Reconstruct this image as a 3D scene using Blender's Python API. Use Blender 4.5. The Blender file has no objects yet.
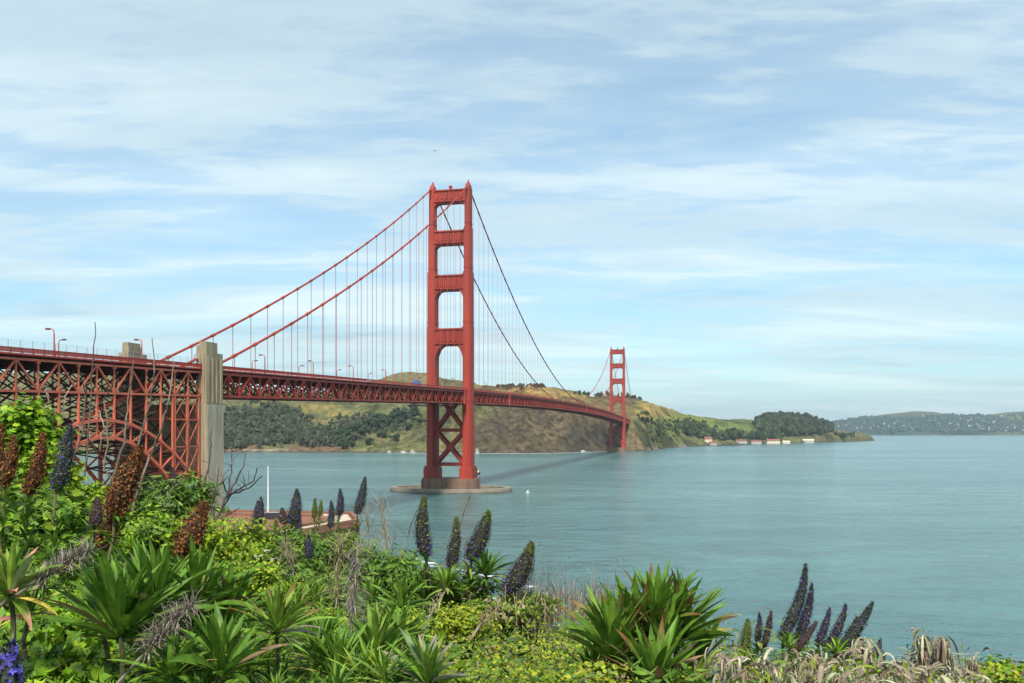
import bpy, math, random
import numpy as np
from mathutils import Matrix, Vector

# ------------------------------------------------------------------ camera, sky, sun, exposure
scene = bpy.context.scene
COL = scene.collection
EYE = 44.0            # metres above the water
F = 868.0             # focal length in pixels of a 1024 px wide frame
HZ = 431.7            # row of the true horizon
R = math.radians

cam_data = bpy.data.cameras.new("camera")
cam_data.sensor_width = 36.0
cam_data.lens = F / 1024 * 36.0
cam_data.shift_y = (HZ - 341.5) / 1024
cam_data.clip_start = 0.1
cam_data.clip_end = 120000
cam = bpy.data.objects.new("camera", cam_data)
COL.objects.link(cam)
cam.location = (0, 0, EYE)
cam.rotation_euler = (R(90), 0, 0)
scene.camera = cam

SUN_EL, SUN_AZ = R(52), R(181)      # azimuth clockwise from +Y (the view direction)
sun_dir = Vector((math.sin(SUN_AZ) * math.cos(SUN_EL), math.cos(SUN_AZ) * math.cos(SUN_EL), math.sin(SUN_EL)))
ld = bpy.data.lights.new("sun", 'SUN')
ld.energy = 4.8
ld.angle = R(8)
ld.color = (1.0, 0.95, 0.87)
sun = bpy.data.objects.new("sun", ld)
COL.objects.link(sun)
sun.rotation_euler = sun_dir.to_track_quat('Z', 'Y').to_euler()

world = bpy.data.worlds.new("World")
scene.world = world
world.use_nodes = True


def build_world():
    nt = world.node_tree
    nt.nodes.clear()
    N, L = nt.nodes.new, nt.links.new
    out = N('ShaderNodeOutputWorld')
    sky = N('ShaderNodeTexSky')
    sky.sky_type = 'NISHITA'
    sky.sun_disc = False
    sky.sun_elevation = SUN_EL
    sky.sun_rotation = SUN_AZ
    sky.altitude = 50
    sky.air_density = 1.0
    sky.dust_density = 1.3
    sky.ozone_density = 1.6
    bg_sky = N('ShaderNodeBackground')
    bg_sky.inputs[1].default_value = 0.15
    tint = N('ShaderNodeMixRGB'); tint.blend_type = 'MULTIPLY'; tint.inputs[0].default_value = 1
    tint.inputs[2].default_value = (.71, 1.01, 1.06, 1)
    L(sky.outputs[0], tint.inputs[1]); L(tint.outputs[0], bg_sky.inputs[0])
    # thin cloud deck: a flat layer overhead, projected from the direction of view of any observer
    tc = N('ShaderNodeTexCoord')
    sep = N('ShaderNodeSeparateXYZ')
    L(tc.outputs['Generated'], sep.inputs[0])

    def math_(op, a, b=None, clamp=False):
        m = N('ShaderNodeMath')
        m.operation = op
        m.use_clamp = clamp
        for i, v in enumerate((a, b)):
            if v is None:
                continue
            if isinstance(v, (int, float)):
                m.inputs[i].default_value = v
            else:
                L(v, m.inputs[i])
        return m.outputs[0]
    zc = math_('MAXIMUM', math_('ADD', sep.outputs[2], 0.10), 0.05)
    u = math_('DIVIDE', sep.outputs[0], zc)
    v = math_('DIVIDE', sep.outputs[1], zc)
    comb = N('ShaderNodeCombineXYZ')
    L(u, comb.inputs[0])
    L(v, comb.inputs[1])

    def layer(scale, rot, sc, detail, rough, dist, seed):
        mp = N('ShaderNodeMapping')
        mp.inputs['Rotation'].default_value = (0, 0, R(rot))
        mp.inputs['Scale'].default_value = sc
        mp.inputs['Location'].default_value = (seed, seed * .7, seed * .3)
        L(comb.outputs[0], mp.inputs[0])
        n = N('ShaderNodeTexNoise')
        n.inputs['Scale'].default_value = scale
        n.inputs['Detail'].default_value = detail
        n.inputs['Roughness'].default_value = rough
        n.inputs['Distortion'].default_value = dist
        L(mp.outputs[0], n.inputs['Vector'])
        return n.outputs['Fac']

    def ramp(val, stops):
        r = N('ShaderNodeValToRGB')
        r.color_ramp.interpolation = 'EASE'
        els = r.color_ramp.elements
        els[0].position, els[1].position = stops[0][0], stops[-1][0]
        els[0].color = (stops[0][1],) * 3 + (1,)
        els[1].color = (stops[-1][1],) * 3 + (1,)
        for p, c in stops[1:-1]:
            e = els.new(p)
            e.color = (c,) * 3 + (1,)
        L(val, r.inputs[0])
        return r.outputs[0]
    big = layer(0.55, 12, (0.75, 1.25, 1), 5, 0.55, 0.5, 40.2)
    mid = layer(1.5, 18, (0.7, 1.6, 1), 8, 0.62, 0.9, 35.0)
    fine = layer(5.0, 28, (0.6, 1.5, 1), 7, 0.62, 0.6, 1.3)
    s = math_('ADD', math_('ADD', math_('MULTIPLY', big, 0.46), math_('MULTIPLY', mid, 0.34)), math_('MULTIPLY', fine, 0.20))
    cover = ramp(s, [(0.34, 0.10), (0.46, 0.45), (0.53, 0.74), (0.66, 0.96)])
    # cloud colour: slightly grey where thick
    thick = layer(0.9, 8, (0.6, 1.7, 1), 6, 0.55, 0.4, 40.3)
    tone = ramp(thick, [(0.38, 1.0), (0.55, 0.55), (0.72, 0.0)])
    mix = N('ShaderNodeMixRGB')
    mix.inputs[1].default_value = (0.41, 0.555, 0.625, 1)
    mix.inputs[2].default_value = (0.74, 0.85, 0.85, 1)
    L(tone, mix.inputs[0])
    bg_c = N('ShaderNodeBackground')
    bg_c.inputs[1].default_value = 1.0
    L(mix.outputs[0], bg_c.inputs[0])
    ms = N('ShaderNodeMixShader')
    L(cover, ms.inputs[0])
    L(bg_sky.outputs[0], ms.inputs[1])
    L(bg_c.outputs[0], ms.inputs[2])
    L(ms.outputs[0], out.inputs[0])


build_world()
scene.view_settings.view_transform = 'Standard'
scene.view_settings.look = 'None'
scene.view_settings.exposure = 0.3
scene.view_settings.gamma = 1.0
scene.view_settings.use_curve_mapping = False
scene.render.engine = 'CYCLES'
scene.cycles.max_bounces = 8
scene.cycles.transparent_max_bounces = 8
scene.cycles.volume_bounces = 0
scene.cycles.use_denoising = True
scene.cycles.sample_clamp_indirect = 6.0

rng = np.random.default_rng(7)
random.seed(7)


def at(px, py, Y):
    """a point of the place from where it stands in the photograph and its distance"""
    return np.array([(px - 512) * Y / F, Y, EYE - (py - HZ) * Y / F])


# ------------------------------------------------------------------ noise
_LAT = np.random.default_rng(11).random((256, 256))


def vnoise(x, y):
    x = np.asarray(x, float); y = np.asarray(y, float)
    xi = np.floor(x).astype(int); yi = np.floor(y).astype(int)
    fx = x - xi; fy = y - yi
    fx = fx * fx * (3 - 2 * fx); fy = fy * fy * (3 - 2 * fy)
    a = _LAT[xi % 256, yi % 256]; b = _LAT[(xi + 1) % 256, yi % 256]
    c = _LAT[xi % 256, (yi + 1) % 256]; d = _LAT[(xi + 1) % 256, (yi + 1) % 256]
    return (a * (1 - fx) + b * fx) * (1 - fy) + (c * (1 - fx) + d * fx) * fy


def fbm(x, y, o=5, g=0.5, ridged=False):
    s = 0; a = 1; t = 0; x = np.asarray(x, float); y = np.asarray(y, float)
    for i in range(o):
        n = vnoise(x * 2 ** i + 17.3 * i, y * 2 ** i + 5.1 * i)
        if ridged:
            n = 1 - abs(2 * n - 1)
        s = s + a * n; t += a; a *= g
    return s / t


# ------------------------------------------------------------------ mesh building
class MB:
    def __init__(self):
        self.V = []; self.F = []; self.C = []; self.n = 0

    def add(self, v, f, col=None):
        v = np.asarray(v, float).reshape(-1, 3)
        f = np.asarray(f, int)
        self.V.append(v); self.F.append(f + self.n)
        if col is None:
            c = np.ones((len(v), 3)) * .5
        else:
            c = np.broadcast_to(np.asarray(col, float), (len(v), 3))
        self.C.append(c)
        self.n += len(v)

    def beams(self, P0, P1, w, h, up=(0, 0, 1)):
        """rectangular bars, w across and h in the up direction"""
        P0 = np.atleast_2d(np.asarray(P0, float)); P1 = np.atleast_2d(np.asarray(P1, float))
        d = P1 - P0
        d = d / np.maximum(np.linalg.norm(d, axis=1, keepdims=True), 1e-9)
        upv = np.broadcast_to(np.asarray(up, float), d.shape)
        s = np.cross(d, upv)
        sl = np.linalg.norm(s, axis=1, keepdims=True)
        bad = sl[:, 0] < 1e-3
        if bad.any():
            s[bad] = np.cross(d[bad], np.array([0, 1.0, 0]))
            sl = np.linalg.norm(s, axis=1, keepdims=True)
        s = s / sl
        t = np.cross(s, d)
        a = s * (w / 2); b = t * (h / 2)
        v = np.stack([P0 - a - b, P0 + a - b, P0 + a + b, P0 - a + b, P1 - a - b, P1 + a - b, P1 + a + b, P1 - a + b], 1)
        q = np.array([[0, 1, 2, 3], [7, 6, 5, 4], [0, 4, 5, 1], [1, 5, 6, 2], [2, 6, 7, 3], [3, 7, 4, 0]])
        f = (np.arange(len(P0)) * 8)[:, None, None] + q[None]
        self.add(v.reshape(-1, 3), f.reshape(-1, 4))
        return self

    def box(self, lo, hi):
        x0, y0, z0 = lo; x1, y1, z1 = hi
        v = [(x0, y0, z0), (x1, y0, z0), (x1, y1, z0), (x0, y1, z0), (x0, y0, z1), (x1, y0, z1), (x1, y1, z1), (x0, y1, z1)]
        self.add(v, [[3, 2, 1, 0], [4, 5, 6, 7], [0, 1, 5, 4], [1, 2, 6, 5], [2, 3, 7, 6], [3, 0, 4, 7]])
        return self

    def loft(self, rings, cap=True):
        """rings: (m, k, 3)"""
        r = np.asarray(rings, float); m, k, _ = r.shape
        i = np.arange(m - 1)[:, None] * k; j = np.arange(k)[None]
        f = np.stack([i + j, i + (j + 1) % k, i + k + (j + 1) % k, i + k + j], -1).reshape(-1, 4)
        b = self.n
        self.add(r.reshape(-1, 3), f)
        if cap:
            self.F.append(np.array([list(range(k))[::-1]]) + b)
            self.F.append(np.array([list(range(k))]) + b + (m - 1) * k)
        return self

    def tube(self, P, rad, k=6, col=None, cap=True):
        P = np.asarray(P, float); m = len(P)
        rad = np.broadcast_to(np.asarray(rad, float), (m,))
        T = np.gradient(P, axis=0)
        T /= np.maximum(np.linalg.norm(T, axis=1, keepdims=True), 1e-9)
        ref = np.array([0, 0, 1.0]) if abs(T[:, 2]).mean() < .8 else np.array([1.0, 0.2, 0])
        A = np.cross(T, ref); A /= np.maximum(np.linalg.norm(A, axis=1, keepdims=True), 1e-9)
        Bv = np.cross(T, A)
        th = np.arange(k) * 2 * np.pi / k
        ring = P[:, None] + rad[:, None, None] * (np.cos(th)[None, :, None] * A[:, None] + np.sin(th)[None, :, None] * Bv[:, None])
        nC = len(self.C)
        self.loft(ring, cap)
        if col is not None:
            c = np.asarray(col, float)
            if c.ndim == 2:
                c = np.repeat(c, k, 0)
            self.C[nC] = np.broadcast_to(c, (m * k, 3))
        return self

    def prism(self, poly, y0, y1, axis=1):
        """polygon in two coordinates, extruded along the third (axis)"""
        p = np.asarray(poly, float); k = len(p)
        def lift(y):
            o = np.zeros((k, 3)); idx = [a for a in range(3) if a != axis]
            o[:, idx[0]] = p[:, 0]; o[:, idx[1]] = p[:, 1]; o[:, axis] = y
            return o
        self.loft(np.stack([lift(y0), lift(y1)]), True)
        return self

    def build(self, name, mat, parent=None, smooth=False, loc=None, color=True):
        V = np.concatenate(self.V)
        if loc is not None:
            V = V - np.asarray(loc, float)
        loops = np.concatenate([f.ravel() for f in self.F])
        sizes = np.concatenate([np.full(len(f), f.shape[1]) for f in self.F])
        me = bpy.data.meshes.new(name)
        me.vertices.add(len(V)); me.vertices.foreach_set('co', V.ravel())
        me.loops.add(len(loops)); me.loops.foreach_set('vertex_index', loops.astype(np.int32))
        st = np.concatenate([[0], np.cumsum(sizes)[:-1]]).astype(np.int32)
        me.polygons.add(len(sizes)); me.polygons.foreach_set('loop_start', st)
        me.polygons.foreach_set('loop_total', sizes.astype(np.int32))
        me.polygons.foreach_set('use_smooth', np.full(len(sizes), bool(smooth)))
        me.update(calc_edges=True)
        if color:
            C = np.concatenate(self.C)
            at_ = me.color_attributes.new('Col', 'FLOAT_COLOR', 'POINT')
            c4 = np.ones((len(V), 4), np.float32); c4[:, :3] = C
            at_.data.foreach_set('color', c4.ravel())
        me.materials.append(mat)
        o = bpy.data.objects.new(name, me)
        COL.objects.link(o)
        if parent is not None:
            o.parent = parent
        if loc is not None:
            o.location = loc
        return o

    # ---- foliage pieces
    def blades(self, B, az, el, L, W, droop, col, tip=None, fold=0.25, segs=5, roll=None, shape='lance', dexp=1.3):
        B = np.atleast_2d(np.asarray(B, float)); n = len(B)
        bc = lambda a: np.broadcast_to(np.asarray(a, float), (n,))
        az, el, L, W, droop = map(bc, (az, el, L, W, droop))
        t = np.linspace(0, 1, segs + 1)
        ang = el[:, None] - droop[:, None] * (t[None] ** dexp)
        st = L[:, None] / segs
        hx = np.concatenate([np.zeros((n, 1)), np.cumsum(np.cos(ang[:, :-1]) * st, 1)], 1)
        hz = np.concatenate([np.zeros((n, 1)), np.cumsum(np.sin(ang[:, :-1]) * st, 1)], 1)
        ca, sa = np.cos(az), np.sin(az)
        mid = np.stack([B[:, 0:1] + hx * ca[:, None], B[:, 1:2] + hx * sa[:, None], B[:, 2:3] + hz], -1)
        side = np.stack([-sa, ca, np.zeros(n)], -1)[:, None, :]
        nor = np.stack([-np.sin(ang) * ca[:, None], -np.sin(ang) * sa[:, None], np.cos(ang)], -1)
        if roll is not None:
            rl = bc(roll)[:, None, None]
            side, nor = np.cos(rl) * side + np.sin(rl) * nor, -np.sin(rl) * side + np.cos(rl) * nor
        if shape == 'lance':
            prof = np.interp(t, [0, .12, .45, .75, 1], [.35, .55, 1, .75, .02])
        elif shape == 'oval':
            prof = np.interp(t, [0, .1, .4, .75, 1], [.1, .6, 1, .7, .02])
        else:
            prof = np.interp(t, [0, .6, 1], [1, .8, .08])
        w = (W[:, None] * prof[None] / 2)[..., None]
        lf = mid + side * w + nor * w * fold
        rt = mid - side * w + nor * w * fold
        v = np.stack([lf, mid, rt], 2).reshape(n, -1, 3)          # n,(segs+1)*3
        k = (segs + 1) * 3
        q = []
        for i in range(segs):
            a = i * 3
            q += [[a, a + 1, a + 4, a + 3], [a + 1, a + 2, a + 5, a + 4]]
        f = (np.arange(n) * k)[:, None, None] + np.array(q)[None]
        col = np.broadcast_to(np.asarray(col, float), (n, 3))
        c = np.repeat(col[:, None], segs + 1, 1)
        if tip is not None:
            tf = np.clip((t - .55) / .4, 0, 1)[None, :, None]
            tipc = np.broadcast_to(np.asarray(tip, float), (n, 3))[:, None]
            c = c * (1 - tf) + tipc * tf
        c = np.repeat(c[:, :, None], 3, 2)
        c = c.copy(); c[:, :, 1] *= 1.25                           # pale midrib
        self.add(v.reshape(-1, 3), f.reshape(-1, 4), c.reshape(-1, 3))
        return self

    def cards(self, P, nor, up, size, tmpl, col, cup=0.15):
        """small shaped leaves: a fan round a centre, cupped"""
        P = np.atleast_2d(P); n = len(P)
        nor = nor / np.linalg.norm(nor, axis=1, keepdims=True)
        x = np.cross(up, nor); x /= np.maximum(np.linalg.norm(x, axis=1, keepdims=True), 1e-9)
        y = np.cross(nor, x)
        T = np.asarray(tmpl, float); k = len(T)
        size = np.broadcast_to(np.asarray(size, float), (n,))[:, None, None]
        r2 = (T ** 2).sum(1)
        out = P[:, None] + size * (T[None, :, 0:1] * x[:, None] + T[None, :, 1:2] * y[:, None] + (cup * r2)[None, :, None] * nor[:, None])
        v = np.concatenate([P[:, None], out], 1)
        tri = np.array([[0, i + 1, (i + 1) % k + 1] for i in range(k)])
        f = (np.arange(n) * (k + 1))[:, None, None] + tri[None]
        col = np.broadcast_to(np.asarray(col, float), (n, 3))
        self.add(v.reshape(-1, 3), f.reshape(-1, 3), np.repeat(col, k + 1, 0))
        return self


# ------------------------------------------------------------------ tagging
def tag(o, label=None, cat=None, group=None, kind=None):
    if label: o['label'] = label
    if cat: o['category'] = cat
    if group: o['group'] = group
    if kind: o['kind'] = kind
    return o


def empty(name, loc=(0, 0, 0), rz=0, parent=None):
    o = bpy.data.objects.new(name, None)
    o.empty_display_size = 0.3
    COL.objects.link(o)
    o.location = loc; o.rotation_euler = (0, 0, rz)
    if parent is not None: o.parent = parent
    return o


def copy_tree(o, parent=None):
    c = o.copy(); COL.objects.link(c)
    if parent is not None: c.parent = parent
    for ch in list(o.children):
        copy_tree(ch, c)
    return c


# ------------------------------------------------------------------ materials
def new_mat(name):
    m = bpy.data.materials.new(name); m.use_nodes = True
    nt = m.node_tree
    return m, nt, nt.nodes.get('Principled BSDF'), nt.nodes.new, nt.links.new


def paint(name, col, rough=.5, var=.25, scale=.2, col2=None, bump=0, bscale=2.0, metallic=0, streak=False, spec=.5):
    m, nt, b, N, L = new_mat(name)
    tc = N('ShaderNodeTexCoord'); mp = N('ShaderNodeMapping'); n = N('ShaderNodeTexNoise'); r = N('ShaderNodeValToRGB')
    if streak: mp.inputs['Scale'].default_value = (1, 1, .12)
    L(tc.outputs['Object'], mp.inputs[0]); L(mp.outputs[0], n.inputs['Vector'])
    n.inputs['Scale'].default_value = scale; n.inputs['Detail'].default_value = 8; n.inputs['Roughness'].default_value = .65
    c = np.array(col); c2 = np.array(col2) if col2 is not None else c * (1 - var)
    hi = c if col2 is not None else np.minimum(c * (1 + var), .95)
    r.color_ramp.elements[0].position = .32; r.color_ramp.elements[0].color = (*c2, 1)
    r.color_ramp.elements[1].position = .68; r.color_ramp.elements[1].color = (*hi, 1)
    L(n.outputs['Fac'], r.inputs[0]); L(r.outputs[0], b.inputs['Base Color'])
    b.inputs['Roughness'].default_value = rough; b.inputs['Metallic'].default_value = metallic
    b.inputs['Specular IOR Level'].default_value = spec
    if bump:
        n2 = N('ShaderNodeTexNoise'); n2.inputs['Scale'].default_value = bscale; n2.inputs['Detail'].default_value = 6
        L(tc.outputs['Object'], n2.inputs['Vector'])
        bm = N('ShaderNodeBump'); bm.inputs['Strength'].default_value = bump; bm.inputs['Distance'].default_value = .3
        L(n2.outputs['Fac'], bm.inputs['Height']); L(bm.outputs[0], b.inputs['Normal'])
    return m


def leafy(name, rough=.5, trans=.22, spec=.22, nscale=25, namp=.35, gain=1.0):
    """surface coloured by the plant's own colour attribute with fine mottling, and letting some light through"""
    m, nt, b, N, L = new_mat(name)
    a = N('ShaderNodeVertexColor'); a.layer_name = 'Col'
    tc = N('ShaderNodeTexCoord'); n = N('ShaderNodeTexNoise'); n.inputs['Scale'].default_value = nscale; n.inputs['Detail'].default_value = 3
    L(tc.outputs['Object'], n.inputs['Vector'])
    mr = N('ShaderNodeMapRange'); mr.inputs[1].default_value = .3; mr.inputs[2].default_value = .7
    mr.inputs[3].default_value = (1 - namp) * gain; mr.inputs[4].default_value = (1 + namp) * gain
    L(n.outputs['Fac'], mr.inputs[0])
    mx = N('ShaderNodeMixRGB'); mx.blend_type = 'MULTIPLY'; mx.inputs[0].default_value = 1
    L(a.outputs[0], mx.inputs[1]); L(mr.outputs[0], mx.inputs[2])
    L(mx.outputs[0], b.inputs['Base Color'])
    b.inputs['Roughness'].default_value = rough; b.inputs['Specular IOR Level'].default_value = spec
    if trans > 0:
        tr = N('ShaderNodeBsdfTranslucent'); L(mx.outputs[0], tr.inputs[0])
        ms = N('ShaderNodeMixShader'); ms.inputs[0].default_value = trans
        L(b.outputs[0], ms.inputs[1]); L(tr.outputs[0], ms.inputs[2])
        L(ms.outputs[0], nt.nodes['Material Output'].inputs[0])
    return m


M = {}
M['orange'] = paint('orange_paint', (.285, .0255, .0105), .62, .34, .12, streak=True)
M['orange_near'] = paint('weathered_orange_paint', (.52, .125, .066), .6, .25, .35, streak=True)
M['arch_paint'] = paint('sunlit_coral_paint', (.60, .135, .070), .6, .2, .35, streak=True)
M['arch_shade'] = paint('shaded_inner_paint', (.060, .015, .011), .75, .3, .2)  # inner arch-span steel painted dark to stand for the shade between members
M['orange_dark'] = paint('dark_orange_paint', (.15, .030, .019), .7, .3, .2)  # darker orange for floor members, work platforms and lamp heads
M['rail'] = paint('red_rail_paint', (.40, .042, .022), .6, .2, .2)
M['rope'] = paint('rope_paint', (.40, .085, .06), .55, .1, .1)
M['concrete'] = paint('aged_concrete', (.37, .31, .20), .85, .2, .5, (.17, .13, .075), .4, 1.2, streak=True)
M['concrete_pale'] = paint('washed_concrete', (.45, .41, .32), .85, .2, .6, (.26, .225, .16), .3, 1.0, streak=True)
M['concrete_low'] = paint('stained_low_concrete', (.38, .32, .21), .85, .2, .5, (.18, .135, .08), .4, 1.2, streak=True)
M['pier'] = paint('stained_pier_concrete', (.25, .14, .085), .85, .2, .25, (.13, .075, .05), .4, .7, streak=True)
M['fender'] = paint('wet_fender_concrete', (.30, .25, .19), .8, .2, .15, (.17, .14, .10), .3, .8)
M['asphalt'] = paint('asphalt', (.06, .06, .06), .9, .3, .5)
M['grey_steel'] = paint('galvanised_steel', (.35, .36, .36), .45, .1, 1, metallic=.4)
M['brick'] = paint('red_brick', (.26, .115, .07), .9, .2, .15, (.18, .075, .045), .3, 3)
M['pale_stone'] = paint('pale_stone', (.50, .42, .32), .9, .15, .3)
M['house_wall'] = paint('weathered_white_wall', (.38, .37, .34), .8, .12, .1)
M['white'] = paint('white_paint', (.80, .80, .78), .5, .05, .5)
M['black'] = paint('dark_paint', (.025, .025, .03), .6, .2, .5)
M['glass'] = paint('dark_glass', (.02, .025, .03), .1, .1, 1)
M['red_roof'] = paint('red_roof_tiles', (.20, .072, .048), .8, .25, .3)
M['cream'] = paint('cream_wall', (.62, .54, .40), .8, .1, .2)
M['blue'] = paint('blue_car_paint', (.04, .13, .42), .3, .1, .5)
M['rock'] = paint('dark_shore_rock', (.13, .11, .09), .9, .4, .12, bump=.5, bscale=.4)
M['white_rock'] = paint('whitened_shore_rock', (.42, .40, .36), .9, .2, .12, (.16, .15, .13), bump=.5, bscale=.4)
M['leaf'] = leafy('leaf', gain=1.28)
M['spike'] = leafy('flower', .6, .15, .2, 60, .3)
M['dry'] = leafy('dry_stalk', .8, .1, .1, 30, .3)
M['foliage_far'] = leafy('far_foliage', .8, .15, .1, .25, .35)


def hill_material():
    m, nt, b, N, L = new_mat('hillside')
    a = N('ShaderNodeVertexColor'); a.layer_name = 'Col'
    tc = N('ShaderNodeTexCoord')
    n = N('ShaderNodeTexNoise'); n.inputs['Scale'].default_value = .06; n.inputs['Detail'].default_value = 8; n.inputs['Roughness'].default_value = .78
    L(tc.outputs['Object'], n.inputs['Vector'])
    mr = N('ShaderNodeMapRange'); mr.inputs[1].default_value = .36; mr.inputs[2].default_value = .64
    mr.inputs[3].default_value = .16; mr.inputs[4].default_value = 1.0
    L(n.outputs['Fac'], mr.inputs[0])
    mx = N('ShaderNodeMixRGB'); mx.blend_type = 'MULTIPLY'; mx.inputs[0].default_value = 1
    L(a.outputs[0], mx.inputs[1]); L(mr.outputs[0], mx.inputs[2])
    L(mx.outputs[0], b.inputs['Base Color'])
    b.inputs['Roughness'].default_value = .95; b.inputs['Specular IOR Level'].default_value = .1
    bm = N('ShaderNodeBump'); bm.inputs['Strength'].default_value = .8; bm.inputs['Distance'].default_value = 22
    n2 = N('ShaderNodeTexNoise'); n2.inputs['Scale'].default_value = .012; n2.inputs['Detail'].default_value = 9; n2.inputs['Roughness'].default_value = .65
    L(tc.outputs['Object'], n2.inputs['Vector'])
    L(n2.outputs['Fac'], bm.inputs['Height']); L(bm.outputs[0], b.inputs['Normal'])
    return m


def soil_material():
    m, nt, b, N, L = new_mat('soil')
    tc = N('ShaderNodeTexCoord')
    n = N('ShaderNodeTexNoise'); n.inputs['Scale'].default_value = 1.2; n.inputs['Detail'].default_value = 8
    L(tc.outputs['Object'], n.inputs['Vector'])
    r = N('ShaderNodeValToRGB')
    r.color_ramp.elements[0].position = .35; r.color_ramp.elements[0].color = (.012, .020, .006, 1)
    r.color_ramp.elements[1].position = .7; r.color_ramp.elements[1].color = (.035, .042, .014, 1)
    L(n.outputs['Fac'], r.inputs[0]); L(r.outputs[0], b.inputs['Base Color'])
    b.inputs['Roughness'].default_value = 1
    return m


def water_material():
    m, nt, b, N, L = new_mat('sea_water')
    tc = N('ShaderNodeTexCoord')

    def noise(scale, sx, sy, rot, detail=6, rough=.6):
        mp = N('ShaderNodeMapping'); mp.inputs['Scale'].default_value = (sx, sy, 1); mp.inputs['Rotation'].default_value = (0, 0, R(rot))
        L(tc.outputs['Object'], mp.inputs[0])
        n = N('ShaderNodeTexNoise'); n.inputs['Scale'].default_value = scale; n.inputs['Detail'].default_value = detail
        n.inputs['Roughness'].default_value = rough
        L(mp.outputs[0], n.inputs['Vector'])
        return n.outputs['Fac']
    # colour: silty green water with broad current bands
    cur = noise(.0022, .45, 1.3, 8, 7, .62)
    r = N('ShaderNodeValToRGB')
    e = r.color_ramp.elements
    e[0].position = .38; e[0].color = (.042, .116, .116, 1)
    e[1].position = .62; e[1].color = (.096, .190, .178, 1)
    L(cur, r.inputs[0])
    # scattered whitecaps
    cap = noise(.05, .35, 1, 4, 9, .75)
    rc = N('ShaderNodeValToRGB')
    rc.color_ramp.elements[0].position = .69; rc.color_ramp.elements[1].position = .76
    L(cap, rc.inputs[0])
    mx = N('ShaderNodeMixRGB'); mx.inputs[2].default_value = (.6, .65, .65, 1)
    L(rc.outputs[0], mx.inputs[0]); L(r.outputs[0], mx.inputs[1])
    L(mx.outputs[0], b.inputs['Base Color'])
    b.inputs['Roughness'].default_value = .16
    b.inputs['IOR'].default_value = 1.33
    b.subsurface_method = 'BURLEY'
    b.inputs['Subsurface Weight'].default_value = 1.0
    b.inputs['Subsurface Radius'].default_value = (1, 1, 1)
    b.inputs['Subsurface Scale'].default_value = 14.0
    w1 = noise(.10, .85, 1.2, 14, 5, .55)
    w2 = noise(.50, .8, 1.2, -18, 5, .55)
    ad = N('ShaderNodeMath'); ad.operation = 'MULTIPLY_ADD'; ad.inputs[1].default_value = .17
    L(w2, ad.inputs[0]); L(w1, ad.inputs[2])
    rip = noise(.020, .65, 1.3, 9, 12, .82)
    rr = N('ShaderNodeMapRange'); rr.inputs[1].default_value = .35; rr.inputs[2].default_value = .65; rr.inputs[3].default_value = .66; rr.inputs[4].default_value = 1.34
    L(rip, rr.inputs[0])
    mm = N('ShaderNodeMixRGB'); mm.blend_type = 'MULTIPLY'; mm.inputs[0].default_value = 1
    L(mx.outputs[0], mm.inputs[1]); L(rr.outputs[0], mm.inputs[2]); L(mm.outputs[0], b.inputs['Base Color'])
    bm = N('ShaderNodeBump'); bm.inputs['Strength'].default_value = 1.0; bm.inputs['Distance'].default_value = 2.6
    L(ad.outputs[0], bm.inputs['Height']); L(bm.outputs[0], b.inputs['Normal'])
    return m


M['hill'] = hill_material()
M['soil'] = soil_material()
M['water'] = water_material()

# ------------------------------------------------------------------ water
mb = MB()
mb.add([(-24000, -2000, 0), (24000, -2000, 0), (24000, 24000, 0), (-24000, 24000, 0)], [[0, 1, 2, 3]])
tag(mb.build('water', M['water'], color=False), kind='structure')

# ------------------------------------------------------------------ the bluff the photographer stands on
BX = [-300, 0, 60, 100, 150, 200, 250, 300, 350, 400, 450, 500, 600, 650, 700, 760, 850, 900, 1000, 1100, 1400]
BS = [408, 424, 446, 480, 493, 499, 527, 542, 554, 572, 592, 607, 611, 636, 655, 662, 665, 668, 674, 676, 684]
BD = [6, 7, 7.5, 9, 11, 12, 13, 13, 12, 10, 8.5, 8, 7.5, 7, 6.5, 6, 6, 6, 6, 6, 6]
D0, ZN = 2.6, EYE - .75
SHX = [-400, 0, 200, 340, 380, 430, 520, 700, 1000, 1400]
SHY = [330, 330, 330, 325, 270, 236, 205, 150, 140, 140]


def bluff_z(u, Y):
    """height of the top of the plants; u = X / Y"""
    px = 512 + F * u
    Dc = np.interp(px, BX, BD); zc = EYE - Dc * (np.interp(px, BX, BS) - HZ) / F
    k = (zc - ZN) / (Dc - D0)
    z = ZN + k * (np.clip(Y, D0, None) - D0)
    z = np.where(Y < D0, ZN - .9 * np.clip((D0 - Y) / 1.6, 0, 1), z)
    over = np.maximum(Y - Dc, 0)
    zz = zc - .10 * over - .62 * np.maximum(over - 1.2, 0)
    base = 5.0 + 1.5 * np.sin(Y * .05)
    zz = np.maximum(zz, base)
    z = np.where(Y > Dc, zz, z)
    sh = np.interp(px, SHX, SHY)
    return np.where(Y > sh - 14, base * (1 - np.clip((Y - sh + 14) / 14, 0, 1)) - 3 * np.clip((Y - sh + 14) / 14, 0, 1), z)


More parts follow.
